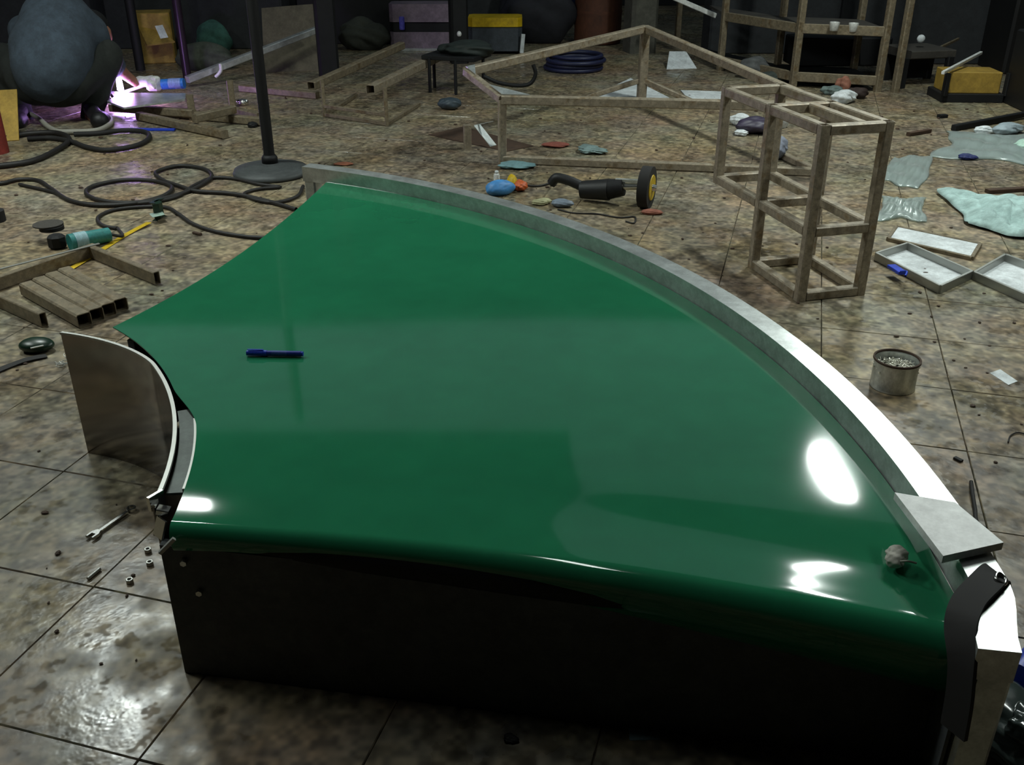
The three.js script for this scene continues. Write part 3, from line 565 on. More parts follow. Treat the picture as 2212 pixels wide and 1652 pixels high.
{
  const t = thing('person', 'welder squatting over the bright arc in a loose blue grey shirt and dark trousers', 'person');
  const pel = V(-2.96, 0.274, -6.42), belly = V(-2.962, 0.425, -6.5), chest = V(-2.98, 0.548, -6.72), neck = V(-2.922, 0.566, -6.92), head = V(-2.896, 0.513, -7.02);
  const sr = V(-2.813, 0.504, -6.8), sl = V(-3.256, 0.511, -6.84), er = V(-2.755, 0.279, -6.95), wr = V(-2.658, 0.154, -7.03), el = V(-3.435, 0.25, -6.98), wl = V(-3.116, 0.121, -7);
  const hr = V(-2.866, 0.24, -6.45), hl = V(-3.1, 0.24, -6.45), kr = V(-2.733, 0.365, -6.78), kl = V(-3.458, 0.331, -6.85), ar = V(-2.834, 0.005, -6.62), al = V(-3.269, 0.013, -6.55), fr = V(-2.649, 0.03, -6.293), fl = V(-3.178, 0.03, -6.265);
  const S = [[pel, belly, 0.15, 0.155], [belly, chest, 0.155, 0.17], [chest, neck, 0.14, 0.065], [neck, head, 0.055, 0.07]];
  const headB = [[head, head.clone().add(V(0.03, -0.06, -0.06)), 0.095, 0.075], [head.clone().add(V(0.04, -0.05, -0.13)), head.clone().add(V(0.045, -0.07, -0.145)), 0.016, 0.012], [head.clone().add(V(0.1, -0.02, -0.02)), head.clone().add(V(0.1, -0.05, -0.02)), 0.018, 0.012], [head.clone().add(V(-0.1, -0.02, -0.02)), head.clone().add(V(-0.1, -0.05, -0.02)), 0.018, 0.012]];
  const armR = [[chest, sr, 0.12, 0.075], [sr, er, 0.058, 0.045], [er, wr, 0.044, 0.03]], armL = [[chest, sl, 0.12, 0.075], [sl, el, 0.058, 0.045], [el, wl, 0.044, 0.03]];
  const legs = [[hr, kr, 0.1, 0.07], [kr, ar, 0.065, 0.042], [hl, kl, 0.1, 0.07], [kl, al, 0.065, 0.042], [ar, fr, 0.045, 0.032], [al, fl, 0.045, 0.032]];
  const hand = (w, to) => { const d = to.clone().sub(w).normalize(), s = V(-d.z, 0, d.x).normalize(), palm = w.clone().addScaledVector(d, 0.06), out = [[w, palm, 0.028, 0.034]];
    [-1.5, -0.5, 0.5, 1.5].forEach((k, i) => { const L = [0.026, 0.031, 0.029, 0.022][i], a = palm.clone().addScaledVector(s, k * 0.017), b = a.clone().addScaledVector(d, L * 1.3), c = b.clone().addScaledVector(d, L * 0.5).add(V(0, -L, 0)); out.push([a, b, 0.009, 0.0085], [b, c, 0.0085, 0.0075]); });
    const th = w.clone().addScaledVector(d, 0.03).addScaledVector(s, -0.03); out.push([th, th.clone().addScaledVector(d, 0.035).addScaledVector(s, -0.02).add(V(0, -0.012, 0)), 0.011, 0.009]); return out; };
  part('body', body([...S, ...headB, ...armR, ...armL, ...legs], 0.013), M.skin, t);
  const fat = (l, e) => l.map(([a, b, r, s]) => [a, b, r + e, s + e]);
  part('hand', body(hand(wl, V(-3.062, 0.065, -7.05)), 0.005, 0.006), M.skin, t);
  part('shirt', body([[V(-2.955, 0.34, -6.4), belly, 0.215, 0.235], [belly, chest, 0.235, 0.24], [chest, neck, 0.19, 0.085], ...fat([armR[0], armL[0], armR[1], armL[1]], 0.032)], 0.016, 0.022, 0.04, 0.0022), M.shirt, t);
  part('trousers', body([[pel, V(-2.946, 0.337, -6.42), 0.17, 0.165], ...fat(legs.slice(0, 4), 0.03)], 0.016, 0.022, 0.04, 0.0025), M.trousers, t);
  part('hair', body([[head.clone().add(V(0, 0.02, 0.01)), head.clone().add(V(0, 0.015, -0.03)), 0.112, 0.108]], 0.012), M.hair, t);
  for (const [a, f] of [[ar, fr], [al, fl]]) part('shoe', body([[a.clone().setY(0.05), f.clone().setY(0.04), 0.05, 0.042], [f.clone().setY(0.04), f.clone().add(V(0, 0, -0.08)).setY(0.035), 0.042, 0.034]], 0.01), M.black, t);
  part('glove', body(hand(wr.clone().add(V(0.03, 0.01, -0.02)), V(-2.475, 0.13, -7.06)).map(([a, b, r, s]) => [a, b, r + 0.004, s + 0.004]), 0.005, 0.006), M.white, t);
}
{
  const t = thing('welding_torch', 'electrode holder with a white clamp and a blue grip reaching to the arc', 'welding torch');
  part('electrode', cyl(V(-2.775, 0.075, -7.1), V(-2.586, 0.136, -7.06), 0.011, 0.013, 12), M.rim, t);
  part('clamp', merge([box(V(-2.541, 0.092, -7.06), 0.105, 0.1, 0.06, 0, 0.012), bar(V(-2.62, 0.168, -7.06), V(-2.539, 0.181, -7.06), 0.03, 0.035)]), M.white, t);
  part('grip', cyl(V(-2.481, 0.136, -7.06), V(-2.322, 0.143, -7.06), 0.036, 0.036, 18), paint(0x2f7fe0, 0.5), t);
  part('grip_band', cyl(V(-2.428, 0.14, -7.06), V(-2.342, 0.143, -7.06), 0.037, 0.037, 18), paint(0x8fa6ea, 0.5), t);
}
{
  const t = thing('welding_arc', 'blinding white welding arc with a bright spike standing up from the work', 'flame');
  const hot = std({ color: 0xffffff, emissive: 0xf0dcff, emissiveIntensity: 1.1 });
  part('arc_pool', lathe(V(-2.813, 0.033, -7.1), [[0, 0], [0.055, 0.004], [0.07, 0.02], [0.05, 0.04], [0, 0.046]], 20), hot, t);
  part('arc_spike', lathe(V(-2.805, 0.078, -7.12), [[0, 0], [0.024, 0.01], [0.021, 0.07], [0.014, 0.12], [0, 0.155]], 14), hot, t);  // glowing white spike above the arc
  const l = new THREE.PointLight(0xc79bff, 0.34, 0, 2); l.position.copy(V(-2.752, 0.115, -7)); l.shadow.radius = 4; scene.add(l);
}
single('welding_magnet', bar(V(-2.826, 0.086, -7), V(-2.709, -0.006, -6.9), 0.035, 0.03), M.black, 'dark bar leaning in front of the welding arc', 'bar');
{
  const t = thing('welded_workpiece', 'low steel frame being welded on the floor beside the arc', 'frame');
  const m = (n, a, b, w = 0.05) => part(n, bar(a, b, w, w), M.oldtube, t);
  part('top_plate', slab([V(-2.692, 0.1, -6.571), V(-2.708, 0.1, -6.871), V(-2.254, 0.1, -6.854), V(-2.194, 0.1, -6.636), V(-2.503, 0.1, -6.354)], 0.012), M.galv, t);
  m('tube', V(-2.726, 0.045, -6.7), V(-2.1, 0.045, -6.498)); m('tube', V(-2.469, 0.03, -6.497), V(-1.753, 0.03, -5.944)); m('tube', V(-2.428, 0.03, -6.651), V(-1.617, 0.03, -6.322));
  m('upright', V(-2.124, 0, -6.526), up(V(-2.124, 0, -6.526), 0.16), 0.045); m('upright', V(-1.955, 0, -6.901), up(V(-1.955, 0, -6.901), 0.19), 0.045); m('cross_tube', V(-1.98, 0.09, -6.114), V(-1.81, 0.09, -6.405)); m('cross_tube', V(-1.875, 0.05, -6.58), V(-1.634, 0.05, -6.368));
}
single('bright_tube', bar(V(-2.504, 0.062, -7.7), V(-1.622, 0.328, -8.6), 0.06, 0.05), M.galv, 'long pale tube behind the round based pole lit violet by the arc', 'tube');
single('metal_scrap', lump(V(-1.909, 0, -7.001), 0.035, 0.03, 0.03, 0.3, 5), M.chrome, 'small shiny metal scrap near the low frame being welded', 'scrap');
single('metal_scrap', lump(V(-1.662, 0, -6.282), 0.03, 0.02, 0.03, 0.3, 5), M.dark, 'small dark scrap on the floor close to the round based pole', 'scrap');
single('hook', hose([V(-2.263, 0.164, -7.8), V(-2.266, 0.116, -7.8), V(-2.288, 0.088, -7.8), V(-2.313, 0.067, -7.8)], 0.014), M.white, 'white hook hanging under the long pale tube', 'hook');
single('thin_pole', cyl(V(-2.653, 0, -8.166), up(V(-2.653, 0, -8.166), 2.4), 0.034, 0.034, 16), paint(0x3a2c3a, 0.35, 0.4), 'thin dark pole, tinted with the violet arc light, standing just beyond the blue torch grip', 'pole');  // violet light of the arc is put into its colour
single('dark_post', cyl(V(-3.163, 0, -8.539), up(V(-3.163, 0, -8.539), 2.4), 0.04, 0.04, 12), M.dark, 'dark post standing in front of the dim yellow box', 'post');
{
  const t = thing('yellow_box', 'dim yellow box with an open lid standing behind the welding arc', 'box');
  const c = V(-3.189, 0, -9.052); part('carton', box(c, 0.34, 0.42, 0.3, 0.25, 0.006), M.yellowdim, t);
  part('lid', slab([V(-3.258, 0.309, -8.9), V(-3.057, 0.255, -8.9), V(-2.923, 0.191, -8.8), V(-3.133, 0.174, -8.7)], 0.012), M.yellowdim, t);
  part('card', bar(V(-2.978, 0.352, -8.62), V(-2.94, 0.254, -8.6), 0.085, 0.004), M.paper, t);
}
single('glint_ball', lump(V(-3.947, 0, -10.135), 0.036, 0.04, 0.036, 0.02, 2), M.white, 'small white ball standing in for a glint beyond the knee of the welder', 'ball');  // white ball stands in for a bright glint
single('red_cylinder', cyl(V(-2.99, 0, -5.596), up(V(-2.99, 0, -5.596), 0.36), 0.07, 0.07, 24), M.red, 'red cylinder at the picture edge beside the welder', 'cylinder');
single('leaning_board', bar(V(-3.046, 0, -5.89), V(-3.144, 0.246, -6.2), 0.1, 0.012), M.yellowdim, 'dim tan board leaning behind the red cylinder', 'board');
single('teal_pipe', bar(V(-4.149, 0.285, -8), V(-3.929, 0.257, -8), 0.045, 0.04), paint(0x86b9a8, 0.5), 'pale green pipe end sticking out behind the back of the welder', 'pipe');

// ------------------------------------------------------------------ back of the workshop, from the arc side to the rack
const solid = (name, label, cat, c, w, h, d, mat, turn = 0) => single(name, box(c, w, h, d, turn, 0.01), mat, label, cat);
single('dark_column', bar(V(-1.491, 0, -8.166), up(V(-1.491, 0, -8.166), 2.4), 0.16, 0.16), M.dark, 'thick dark column between the two floor poles and the pink cabinet', 'column');
{
  const t = thing('leaning_board', 'large dull sheet leaning behind the round based pole', 'sheet');
  part('sheet', slab([V(-2.08, -0.046, -8.4), V(-1.631, -0.055, -8.5), V(-1.69, 0.471, -9.1), V(-2.189, 0.442, -9)], 0.01), paint(0x6a6250, 0.75), t);
}
{
  const t = thing('cabinet', 'pinkish grey metal cabinet with a dark drawer gap at the back', 'cabinet'), c = V(-0.852, 0, -9.686);
  const z = c.z, X0 = c.x - 0.31, part2 = (n, y0, y1, mat, d = 0) => part(n, bar(V(c.x, y0, z - 0.15 + d), V(c.x, y1, z - 0.15 + d), 0.62, 0.3, 0, V(0, 0, 1)), mat, t);
  part2('lower_case', 0.02, 0.17, M.purplegrey); part2('drawer_gap', 0.17, 0.26, M.dark, -0.02); part2('upper_case', 0.26, 0.42, M.purplegrey);
  part('violet_patch', box(V(c.x - 0.19, 0.19, z + 0.0), 0.05, 0.12, 0.03, 0, 0.006), paint(0x6d6ae0, 0.3), t);  // violet reflection on the cabinet, put into the colour of this block
  part('foot_rail', bar(V(c.x - 0.3, 0.012, z), V(c.x + 0.31, 0.012, z + 0.02), 0.024, 0.024), M.galv, t);
}
{
  const t = thing('tool_chest', 'grey chest with a bright yellow band along its top', 'chest'), c = V(-0.156, 0, -9.446), y1 = 0.246, y2 = 0.326;
  part('chest_body', bar(V(c.x, 0.03, c.z - 0.16), V(c.x, y1, c.z - 0.16), 0.5, 0.32, 0, V(0, 0, 1)), paint(0x4b525a, 0.5, 0.2), t);
  part('yellow_band', bar(V(c.x, y1, c.z - 0.15), V(c.x, y2, c.z - 0.15), 0.5, 0.33, 0, V(0, 0, 1)), M.yellow, t);
  part('corner_strip', bar(V(c.x + 0.245, 0.02, c.z + 0.03), V(c.x + 0.26, y1 - 0.06, c.z + 0.03), 0.035, 0.02), M.paper, t);
  part('foot', box(V(c.x - 0.2, 0, c.z - 0.16), 0.03, 0.05, 0.2, 0), M.dark, t); part('foot', box(V(c.x + 0.2, 0, c.z - 0.16), 0.03, 0.05, 0.2, 0), M.dark, t);
}
{
  const t = thing('dark_column', 'dark column with a tiny white dot for a glint between the pink cabinet and the yellow banded chest', 'column'), c = V(-0.471, 0, -8.971);
  part('post', bar(c, up(c, 2.4), 0.15, 0.15), M.dark, t); part('glint_dot', lump(V(-0.452, 0.251, -8.72), 0.02, 0.026, 0.02, 0.05, 2), M.white, t);  // the small white lump is a glint painted as an object
}
{
  const t = thing('tube_rest', 'low wire stand on the floor carrying two long tubes', 'stand');
  const a = V(-1.261, 0, -6.616), b = V(-0.809, 0, -6.324), h = 0.24;
  const m = (p, q, n) => part(n, bar(p, q, 0.024, 0.024), M.oldtube, t);
  m(a, up(a, h), 'upright'); m(b, up(b, h), 'upright'); m(up(a, 0.014), up(b, 0.014), 'foot_rail'); m(up(a, 0.07), up(b, 0.07), 'foot_rail');
  m(up(a, 0.014), V(-1.151, 0.014, -7.331), 'side_rail'); m(up(b, 0.014), V(-0.658, 0.014, -6.978), 'side_rail');
}
single('long_tube', bar(V(-1.363, 0.177, -6.75), V(-0.87, 0.274, -8), 0.055, 0.055, 0.003), M.oldtube, 'long tube across the wire stand with its open end by the round based pole', 'tube');
single('long_tube', bar(V(-0.941, 0.179, -6.6), V(-0.535, 0.211, -8), 0.06, 0.06, 0.003), M.tube, 'greyer long tube across the wire stand ending over its middle', 'tube');
single('floor_tube', bar(V(-2.061, 0.025, -7.555), V(-1.423, 0.025, -7.252), 0.05, 0.05), M.oldtube, 'tube lying on the floor behind the round based pole', 'tube');
{
  const t = thing('trolley', 'low dark trolley with thin legs before the yellow banded chest', 'trolley');
  const c = V(-0.419, 0, -7.409), h = 0.249;
  part('deck', bar(V(c.x - 0.2, h, c.z - 0.3), V(c.x + 0.2, h, c.z - 0.15), 0.34, 0.03), M.dark, t); part('load', lump(V(c.x + 0.05, h, c.z - 0.22), 0.2, 0.06, 0.14, 0.3, 4), paint(0x1f2a26, 0.7), t);
  for (const [dx, dz] of [[0, 0], [-0.18, -0.3], [0.2, -0.2], [-0.2, -0.1]]) part('leg', cyl(V(c.x + dx, 0, c.z + dz), V(c.x + dx, h, c.z + dz), 0.012, 0.012, 8), M.dark, t);
}
single('motor', lump(V(-0.433, 0, -6.868), 0.075, 0.05, 0.06, 0.18, 4), paint(0x46545e, 0.5, 0.2), 'blue grey motor on the floor under the dark trolley', 'motor');
single('bent_handle', hose([V(-0.198, 0.2, -7), V(-0.101, 0.159, -7), V(0.046, 0.137, -7), V(0.13, 0.153, -7), V(0.165, 0.216, -7), V(0.148, 0.278, -7)], 0.014), M.dark, 'bent dark tube handle seen through the point of the low welded frame', 'handle');
{
  const t = thing('cable_coil', 'coil of dark blue cable on the floor behind the low welded frame', 'cable'), c = V(0.523, 0, -8.588);
  for (let i = 0; i < 4; i++) part('turn', flat(new THREE.TorusGeometry(0.24 - 0.012 * (i % 2) - 0.02 * (i > 2), 0.018, 8, 40).rotateX(Math.PI / 2).translate(c.x + 0.01 * i, 0.02 + i * 0.032, c.z + 0.012 * (i % 3))), paint(0x20264a, 0.5), t);
}
single('paper_sheet', slab([V(1.324, 0, -8.588), V(1.59, 0, -8.637), V(1.524, 0.108, -8.85), V(1.378, 0.108, -8.85)], 0.004), M.paper, 'white sheet of paper propped behind the low welded frame', 'paper');
{
  const t = thing('barrel', 'rusty brown barrel standing behind the peak of the low welded frame', 'barrel'), c = V(0.862, 0, -10.271);
  part('drum', lathe(c, [[0, 0], [0.23, 0], [0.235, 0.02], [0.235, 0.28], [0.242, 0.3], [0.235, 0.32], [0.235, 0.6], [0.242, 0.62], [0.235, 0.64], [0.235, 0.88], [0, 0.88]], 36), paint(0x5c3420, 0.7), t);
}
single('square_column', bar(V(1.208, 0, -9.625), up(V(1.208, 0, -9.625), 2.4), 0.26, 0.26), paint(0x5b5a50, 0.8), 'grey square column behind the peak of the low welded frame', 'column');
single('dark_tarp', lump(V(0.276, 0, -10.271), 0.36, 0.36, 0.25, 0.25, 4), paint(0x23242c, 0.8), 'dark tarpaulin heap behind the yellow banded chest', 'tarpaulin');
single('blue_tarp', lump(V(0.482, 0.043, -12).setY(0), 0.75, 0.42, 0.3, 0.2, 4), paint(0x24386f, 0.7), 'dark blue tarpaulin heap along the back wall', 'tarpaulin');
single('white_tube', bar(V(1.328, 0.571, -8.9), V(1.765, 0.4, -8.9), 0.06, 0.04), M.white, 'white tube slanting down onto the steel rack', 'tube');
{
  const t = thing('steel_rack', 'tall open steel rack with a dusty shelf along the back of the workshop', 'rack');
  const P0 = V(1.771, 0, -8.539), P1 = V(2.183, 0, -7.74), P2 = V(2.772, 0, -7.542), P3 = V(1.627, 0, -10.003), h = 0.432;
  for (const p of [P0, P1, P2, P3, P2.clone().add(V(0.13, 0, 0.02)), P2.clone().add(V(0, 0, -0.6)), P1.clone().add(V(0.02, 0, -0.6))]) part('post', bar(p, up(p, 2.2), 0.05, 0.05), M.oldtube, t);
  const q = [P0, P1, P2, P2.clone().add(V(0, 0, -0.6)), P1.clone().add(V(0.02, 0, -0.6)), P0.clone().add(V(0, 0, -0.7))];
  part('shelf_board', slab(q, 0.02, h), M.shelf, t); part('lower_shelf', slab(q, 0.02, 0.06), M.dark, t);
  for (const y of [h, 0.08]) { part('shelf_beam', bar(up(P0, y), up(P1, y), 0.03, 0.07), M.oldtube, t); part('shelf_beam', bar(up(P1, y), up(P2, y), 0.03, 0.07), M.oldtube, t); }
}
for (const [i, x] of [[0, 1801], [1, 1842]]) {
  const c = i ? V(2.546, 0.423, -7.62) : V(2.397, 0.432, -7.6);
  const t = thing('plastic_cup', ['white cup on the rack shelf, nearer the double post of the two', 'white cup on the rack shelf, farther from the double post of the two'][1 - i], 'cup', 'white cups on the rack shelf');
  part('cup_wall', lathe(c, [[0, 0], [0.03, 0], [0.038, 0.06], [0.036, 0.06], [0.028, 0.004], [0, 0.004]], 20), M.white, t);
}
single('bundle', lump(V(2.002, 0, -8.166), 0.13, 0.09, 0.1, 0.3, 5), paint(0x5a5c5c, 0.8), 'grey bundle under the steel rack', 'bundle');
single('bundle', lump(V(2.089, 0, -7.948), 0.13, 0.045, 0.08, 0.3, 5), paint(0x3c4540, 0.8), 'low dark green bundle in front of the steel rack', 'bundle');
solid('crate', 'dark crate stored beneath the shelf of the steel rack', 'crate', up(V(2.681, 0, -8.348), 0.085), 0.8, 0.22, 0.3, M.dark, 0.05);
{
  const t = thing('litter_pile', 'pile of white, red and brown wrappers on the floor by the steel rack', 'litter');
  part('white_bag', lump(V(2.384, 0, -7.103), 0.09, 0.05, 0.06, 0.4, 5), M.paper, t); part('red_wrapper', lump(V(2.493, 0, -7.504), 0.05, 0.07, 0.05, 0.3, 5), paint(0xa06a55, 0.8), t); part('brown_wrapper', lump(V(2.534, 0, -7.28), 0.07, 0.05, 0.05, 0.3, 4), paint(0x33231d, 0.8), t); part('grey_bag', lump(V(2.393, 0, -7.428), 0.07, 0.04, 0.05, 0.4, 5), paint(0x71827e, 0.8), t);
}
{
  const t = thing('hand_drill', 'dark violet power tool with white parts lying on the floor behind the stepped frame', 'power tool');
  part('casing', lump(V(1.527, 0, -6.107), 0.12, 0.06, 0.08, 0.25, 4), paint(0x3a3248, 0.5), t); part('white_cap', lump(V(1.471, 0, -6.352), 0.06, 0.04, 0.05, 0.3, 5), M.paper, t); part('white_cable', lump(V(1.443, 0, -6.081), 0.05, 0.02, 0.05, 0.4, 6), M.paper, t);
}
single('white_bag', lump(V(1.712, 0, -6.269), 0.06, 0.08, 0.05, 0.25, 4), M.paper, 'white plastic bag behind the posts of the stepped frame', 'bag');
single('grey_bag', lump(V(1.516, 0, -5.54), 0.06, 0.06, 0.12, 0.3, 5), paint(0x8a90a0, 0.8), 'grey plastic bag behind the posts of the stepped frame', 'bag');
{
  const t = thing('low_bench', 'low tan bench standing beyond the double post of the steel rack', 'bench');
  const a = V(3.008, 0, -7.7), b = V(3.381, 0, -7.781), h = 0.24;
  part('bench_top', bar(V(a.x, h, a.z - 0.2), V(b.x, h, b.z - 0.2), 0.4, 0.06), M.shelf, t);
  for (const [p, d] of [[a, 0], [b, 0], [a, -0.36], [b, -0.36]]) part('leg', bar(V(p.x, 0, p.z + d), V(p.x, h - 0.02, p.z + d), 0.05, 0.05), M.dark, t);
  part('back_board', bar(V(a.x, 0.12, a.z - 0.35), V(b.x, 0.12, b.z - 0.35), 0.02, 0.22), M.dark, t);
}
single('light_bulb', lump(V(3.179, 0.308, -7.9), 0.03, 0.035, 0.03, 0.02, 2), M.paper, 'pale bulb standing at the back of the low tan bench', 'bulb');
{
  const t = thing('amber_box', 'amber box in a dark frame on the floor beyond the stepped frame', 'box');
  const c = V(3.316, 0, -7.103), h = 0.205, w = 0.44;
  part('box_front', box(V(c.x, 0.06, c.z - 0.16), w - 0.06, h - 0.06, 0.26, -0.06), M.yellowdim, t);
  part('base_frame', box(V(c.x, 0, c.z - 0.16), w, 0.06, 0.32, -0.06), M.dark, t);
  part('frame_post', bar(V(c.x + w / 2, 0.05, c.z + 0.0), V(c.x + w / 2, h, c.z), 0.04, 0.04), M.dark, t); part('frame_post', bar(V(c.x - w / 2, 0.05, c.z), V(c.x - w / 2, h, c.z), 0.03, 0.04), M.dark, t);
  single('white_stick', bar(V(3.013, 0.225, -7), V(3.528, 0.274, -7.6), 0.022, 0.022), M.white, 'white stick slanting up beside the amber box', 'stick');
  single('grey_stick', bar(V(3.334, 0.232, -8), V(3.732, 0.26, -8.5), 0.02, 0.02), M.oldtube, 'thin grey stick in the dark beyond the low bench', 'stick');
}
solid('machine_case', 'black machine case beside the amber box', 'machine', V(3.831, 0, -6.884), 0.62, 0.5, 0.5, M.black, -0.05);
single('pipe', bar(V(2.793, 0.02, -6.175), V(3.455, 0.03, -6.573), 0.035, 0.035), M.dark, 'long dark pipe lying on the floor in front of the amber box', 'pipe');
solid('cabinet_block', 'long dark cabinet along the back beyond the steel rack', 'cabinet', V(3.743, 0, -9.106), 1.5, 1.4, 0.5, M.darkplate);
solid('cabinet_block', 'dark cabinet at the back beyond the amber box', 'cabinet', V(4.734, 0, -8.588), 1.3, 1.5, 0.5, M.black);
solid('cabinet_block', 'dark cabinet behind the steel rack shelf', 'cabinet', V(2.59, 0, -9.686), 1.5, 1.2, 0.4, M.darkplate);
solid('cabinet_block', 'dark cabinet behind the yellow banded chest', 'cabinet', V(-0.421, 0, -10.773), 1.6, 1.1, 0.4, M.darkplate);
{
  const t = thing('cabinet_block', 'dark cabinet with a white dot for a glint behind the thick dark column', 'cabinet'), c = V(-1.631, 0, -10.34);
  part('case', box(c, 1.0, 1.0, 0.4, 0, 0.01), M.dark, t); part('glint_dot', lump(V(-1.598, 0.308, -10.27), 0.026, 0.03, 0.03, 0.05, 2), M.white, t);  // the white lump paints a glint on the dark case
}
solid('cabinet_block', 'dark cabinet behind the yellow box', 'cabinet', V(-3.044, 0, -10.003), 1.7, 1.1, 0.4, M.darkplate);
solid('cabinet_block', 'dark cabinet behind the welder', 'cabinet', V(-4.639, 0, -9.686), 1.5, 1.2, 0.4, M.darkplate);
single('teal_cloth', lump(V(-2.756, 0, -9.446), 0.16, 0.16, 0.12, 0.3, 4), paint(0x3d6a5e, 0.9), 'dim teal cloth heap behind the violet tinted pole', 'cloth');
single('grey_heap', lump(V(-2.581, 0, -8.588), 0.24, 0.12, 0.16, 0.25, 4), paint(0x4c5246, 0.9), 'grey green heap on the floor behind the long pale tube', 'heap');
single('scrap_heap', lump(V(-1.41, 0, -9.748), 0.22, 0.16, 0.16, 0.3, 5), paint(0x35382f, 0.9), 'dark heap beside the pink cabinet', 'heap');
// ------------------------------------------------------------------ litter on the open floor
const bit = (name, label, cat, geo, mat) => single(name, geo, mat, label, cat);
bit('dark_offcut', 'dark rusty offcut on the open floor under the amber box', 'offcut', bar(V(2.453, 0.012, -6.026), V(2.626, 0.012, -6.131), 0.03, 0.022), M.brownplate);
bit('dark_offcut', 'tiny dark offcut beside the end of the long dark pipe', 'offcut', bar(V(2.858, 0.012, -6.572), V(2.913, 0.012, -6.587), 0.04, 0.022), M.dark);
bit('dark_offcut', 'long dark offcut above the mint towel', 'offcut', bar(V(2.379, 0.01, -4.747), V(2.594, 0.01, -4.79), 0.035, 0.02), M.brownplate);
bit('plastic_film', 'wide crumpled greenish plastic film on the floor before the amber box', 'film', sheet(V(2.742, 0, -6.147), V(3.424, 0, -6.081), V(2.98, 0, -5.156), V(2.41, 0, -5.485), 0.035, 11), film);
bit('plastic_film', 'pale plastic film lying against the tall post of the stepped frame', 'film', sheet(V(2.179, 0, -5.54), V(2.389, 0, -5.431), V(2.089, 0, -4.878), V(1.911, 0, -4.914), 0.02, 9), film);
bit('plastic_film', 'grey plastic film crumpled behind the white framed panel', 'film', sheet(V(1.832, 0, -4.682), V(2.035, 0, -4.642), V(1.886, 0, -4.266), V(1.663, 0, -4.28), 0.03, 10), film);
bit('white_scrap', 'white scrap on the greenish film, nearest the pipe', 'scrap', lump(V(2.967, 0, -6.107), 0.06, 0.025, 0.04, 0.35, 5), M.paper);
bit('white_scrap', 'larger pale scrap lying on the greenish film', 'scrap', lump(V(3.095, 0, -6.107), 0.1, 0.035, 0.06, 0.35, 5), paint(0xa5b4bb, 0.8));
bit('white_scrap', 'white and green scrap at the picture edge beyond the towel', 'scrap', lump(V(2.985, 0, -5.652), 0.06, 0.035, 0.05, 0.3, 5), paint(0xc6ead8, 0.8));
bit('blue_wrapper', 'small dark blue wrapper on the greenish film', 'wrapper', lump(V(2.575, 0, -5.431), 0.045, 0.018, 0.035, 0.3, 5), paint(0x1f2c66, 0.7));
bit('black_wire', 'bent black wire on the floor beside the white cross plate', 'wire', hose([V(1.167, 0.004, -2.076), V(1.141, 0.008, -2.007), V(1.124, 0.004, -1.952), V(1.105, 0.004, -1.894), V(1.115, 0.004, -1.872)], 0.005), M.rubber);
bit('black_wire', 'short curl of dark wire at the picture edge beyond the rail', 'wire', hose([V(1.353, 0.003, -2.276), V(1.378, 0.003, -2.314), V(1.406, 0.003, -2.329), V(1.424, 0.003, -2.319)], 0.002), M.rubber);
bit('dark_chip', 'dark chip on the floor between the rail and the wire', 'chip', bar(V(1.174, 0.003, -2.196), V(1.186, 0.003, -2.177), 0.012, 0.006), M.rubber);
bit('orange_chip', 'orange chip on the floor beyond the far end of the pale rail', 'chip', lump(V(-0.933, 0, -5.316), 0.05, 0.008, 0.03, 0.2, 4), paint(0x8a5238, 0.9));
bit('brown_chip', 'pair forming brown chip on bare floor beside the green belt edge', 'chip', bar(V(-1.405, 0.006, -4.098), V(-1.365, 0.006, -4.072), 0.014, 0.01), M.brownplate);
bit('dark_lump', 'small dark oily lump on the shaded floor in front of the conveyor', 'lump', lump(V(-0.001, 0, -1.238), 0.012, 0.006, 0.01, 0.3, 5), M.rubber);
bit('tape_reel', 'dark reel at the picture edge behind the angle grinder', 'reel', cyl(V(-2.371, 0, -4.28), up(V(-2.371, 0, -4.28), 0.05), 0.05, 0.05, 24), M.rubber);
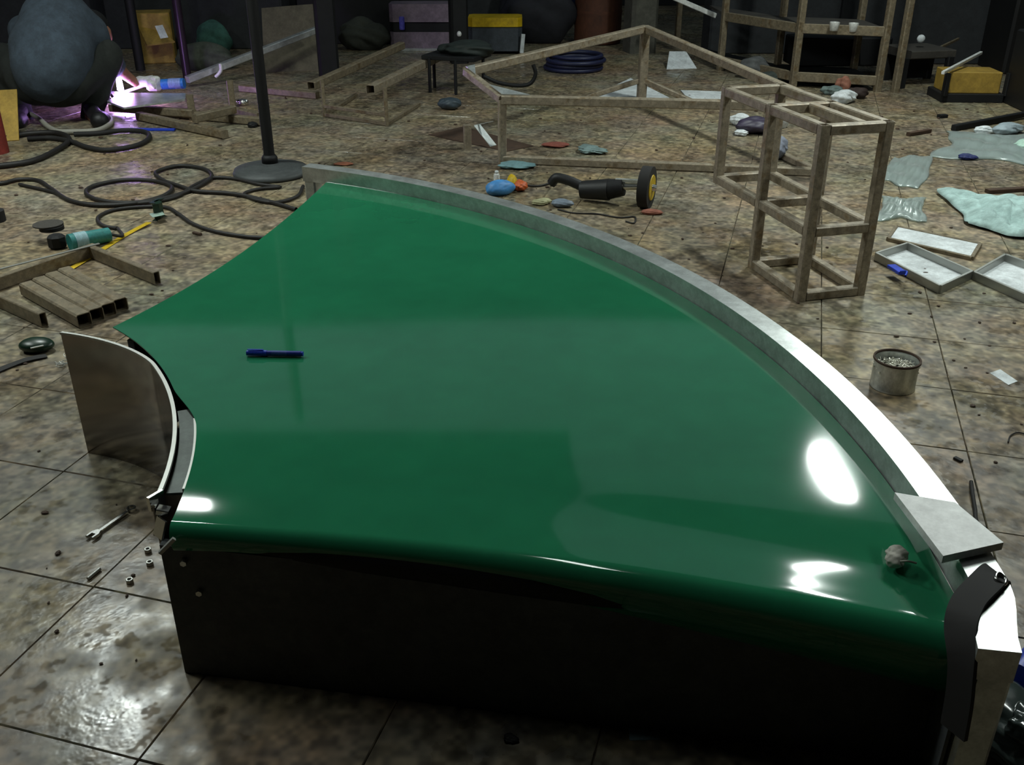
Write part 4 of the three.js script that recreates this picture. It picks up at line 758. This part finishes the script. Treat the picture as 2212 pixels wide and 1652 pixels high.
{
  const t = thing('rubbish_bag', 'crumpled glossy dark grey bag on the floor beside the near end of the rail', 'bag');
  const c = V(0.895, 0, -1.227);
  part('bag', lump(c, 0.085, 0.045, 0.13, 0.34, 6, 0.3), std({ color: 0x3d4744, roughness: 0.16 }), t);
  part('knot', lump(up(V(0.875, 0, -1.212), 0.035), 0.03, 0.03, 0.035, 0.45, 6), std({ color: 0x3d4744, roughness: 0.16 }), t);
}
bit('pale_scrap', 'pale scrap on the floor between the rail end and the grey bag', 'scrap', lump(V(0.919, 0, -1.339), 0.017, 0.012, 0.014, 0.3, 5), paint(0x6f7263, 0.8));
bit('blue_bottle', 'dark blue bottle lying at the picture edge beside the rail end', 'bottle', cyl(V(0.947, 0.03, -1.363), V(1.037, 0.03, -1.44), 0.028, 0.028, 20), M.blue);
{
  const g = [];
  for (let i = 0; i < 420; i++) { const z = -1.1 - 6.5 * Math.pow(rnd(), 1.4), x = rr(-0.62, 0.62) * -z, r = rr(0.002, 0.007) * (0.7 - z * 0.12), b = new THREE.IcosahedronGeometry(r, 0); if (Math.hypot(x + 1.789, z + 1.402) < 2.6 && Math.atan2(-1.402 - z, x + 1.789) > -0.2 && Math.atan2(-1.402 - z, x + 1.789) < 1.25 && Math.hypot(x + 1.789, z + 1.402) > 1.1) continue; b.scale(rr(0.7, 1.8), 0.5, rr(0.7, 1.8)); b.translate(x, r * 0.4, z); g.push(b); }
  const m = single('floor_crumbs', boxUV(merge(g)), M.brownplate, 'dark crumbs and swarf scattered over the workshop floor', 'crumbs'); m.userData.kind = 'stuff';
}

// ------------------------------------------------------------------ every thing's origin goes to its base
for (const o of things) {
  const b = new THREE.Box3().setFromObject(o), c = V((b.min.x + b.max.x) / 2, b.min.y, (b.min.z + b.max.z) / 2);
  if (o.isMesh) o.geometry.translate(-c.x, -c.y, -c.z); else for (const k of o.children) k.position.sub(c);
  o.position.add(c);
}
scene.traverse((o) => { if (o.isMesh) o.castShadow = o.receiveShadow = true; });
renderer.render(scene, camera);
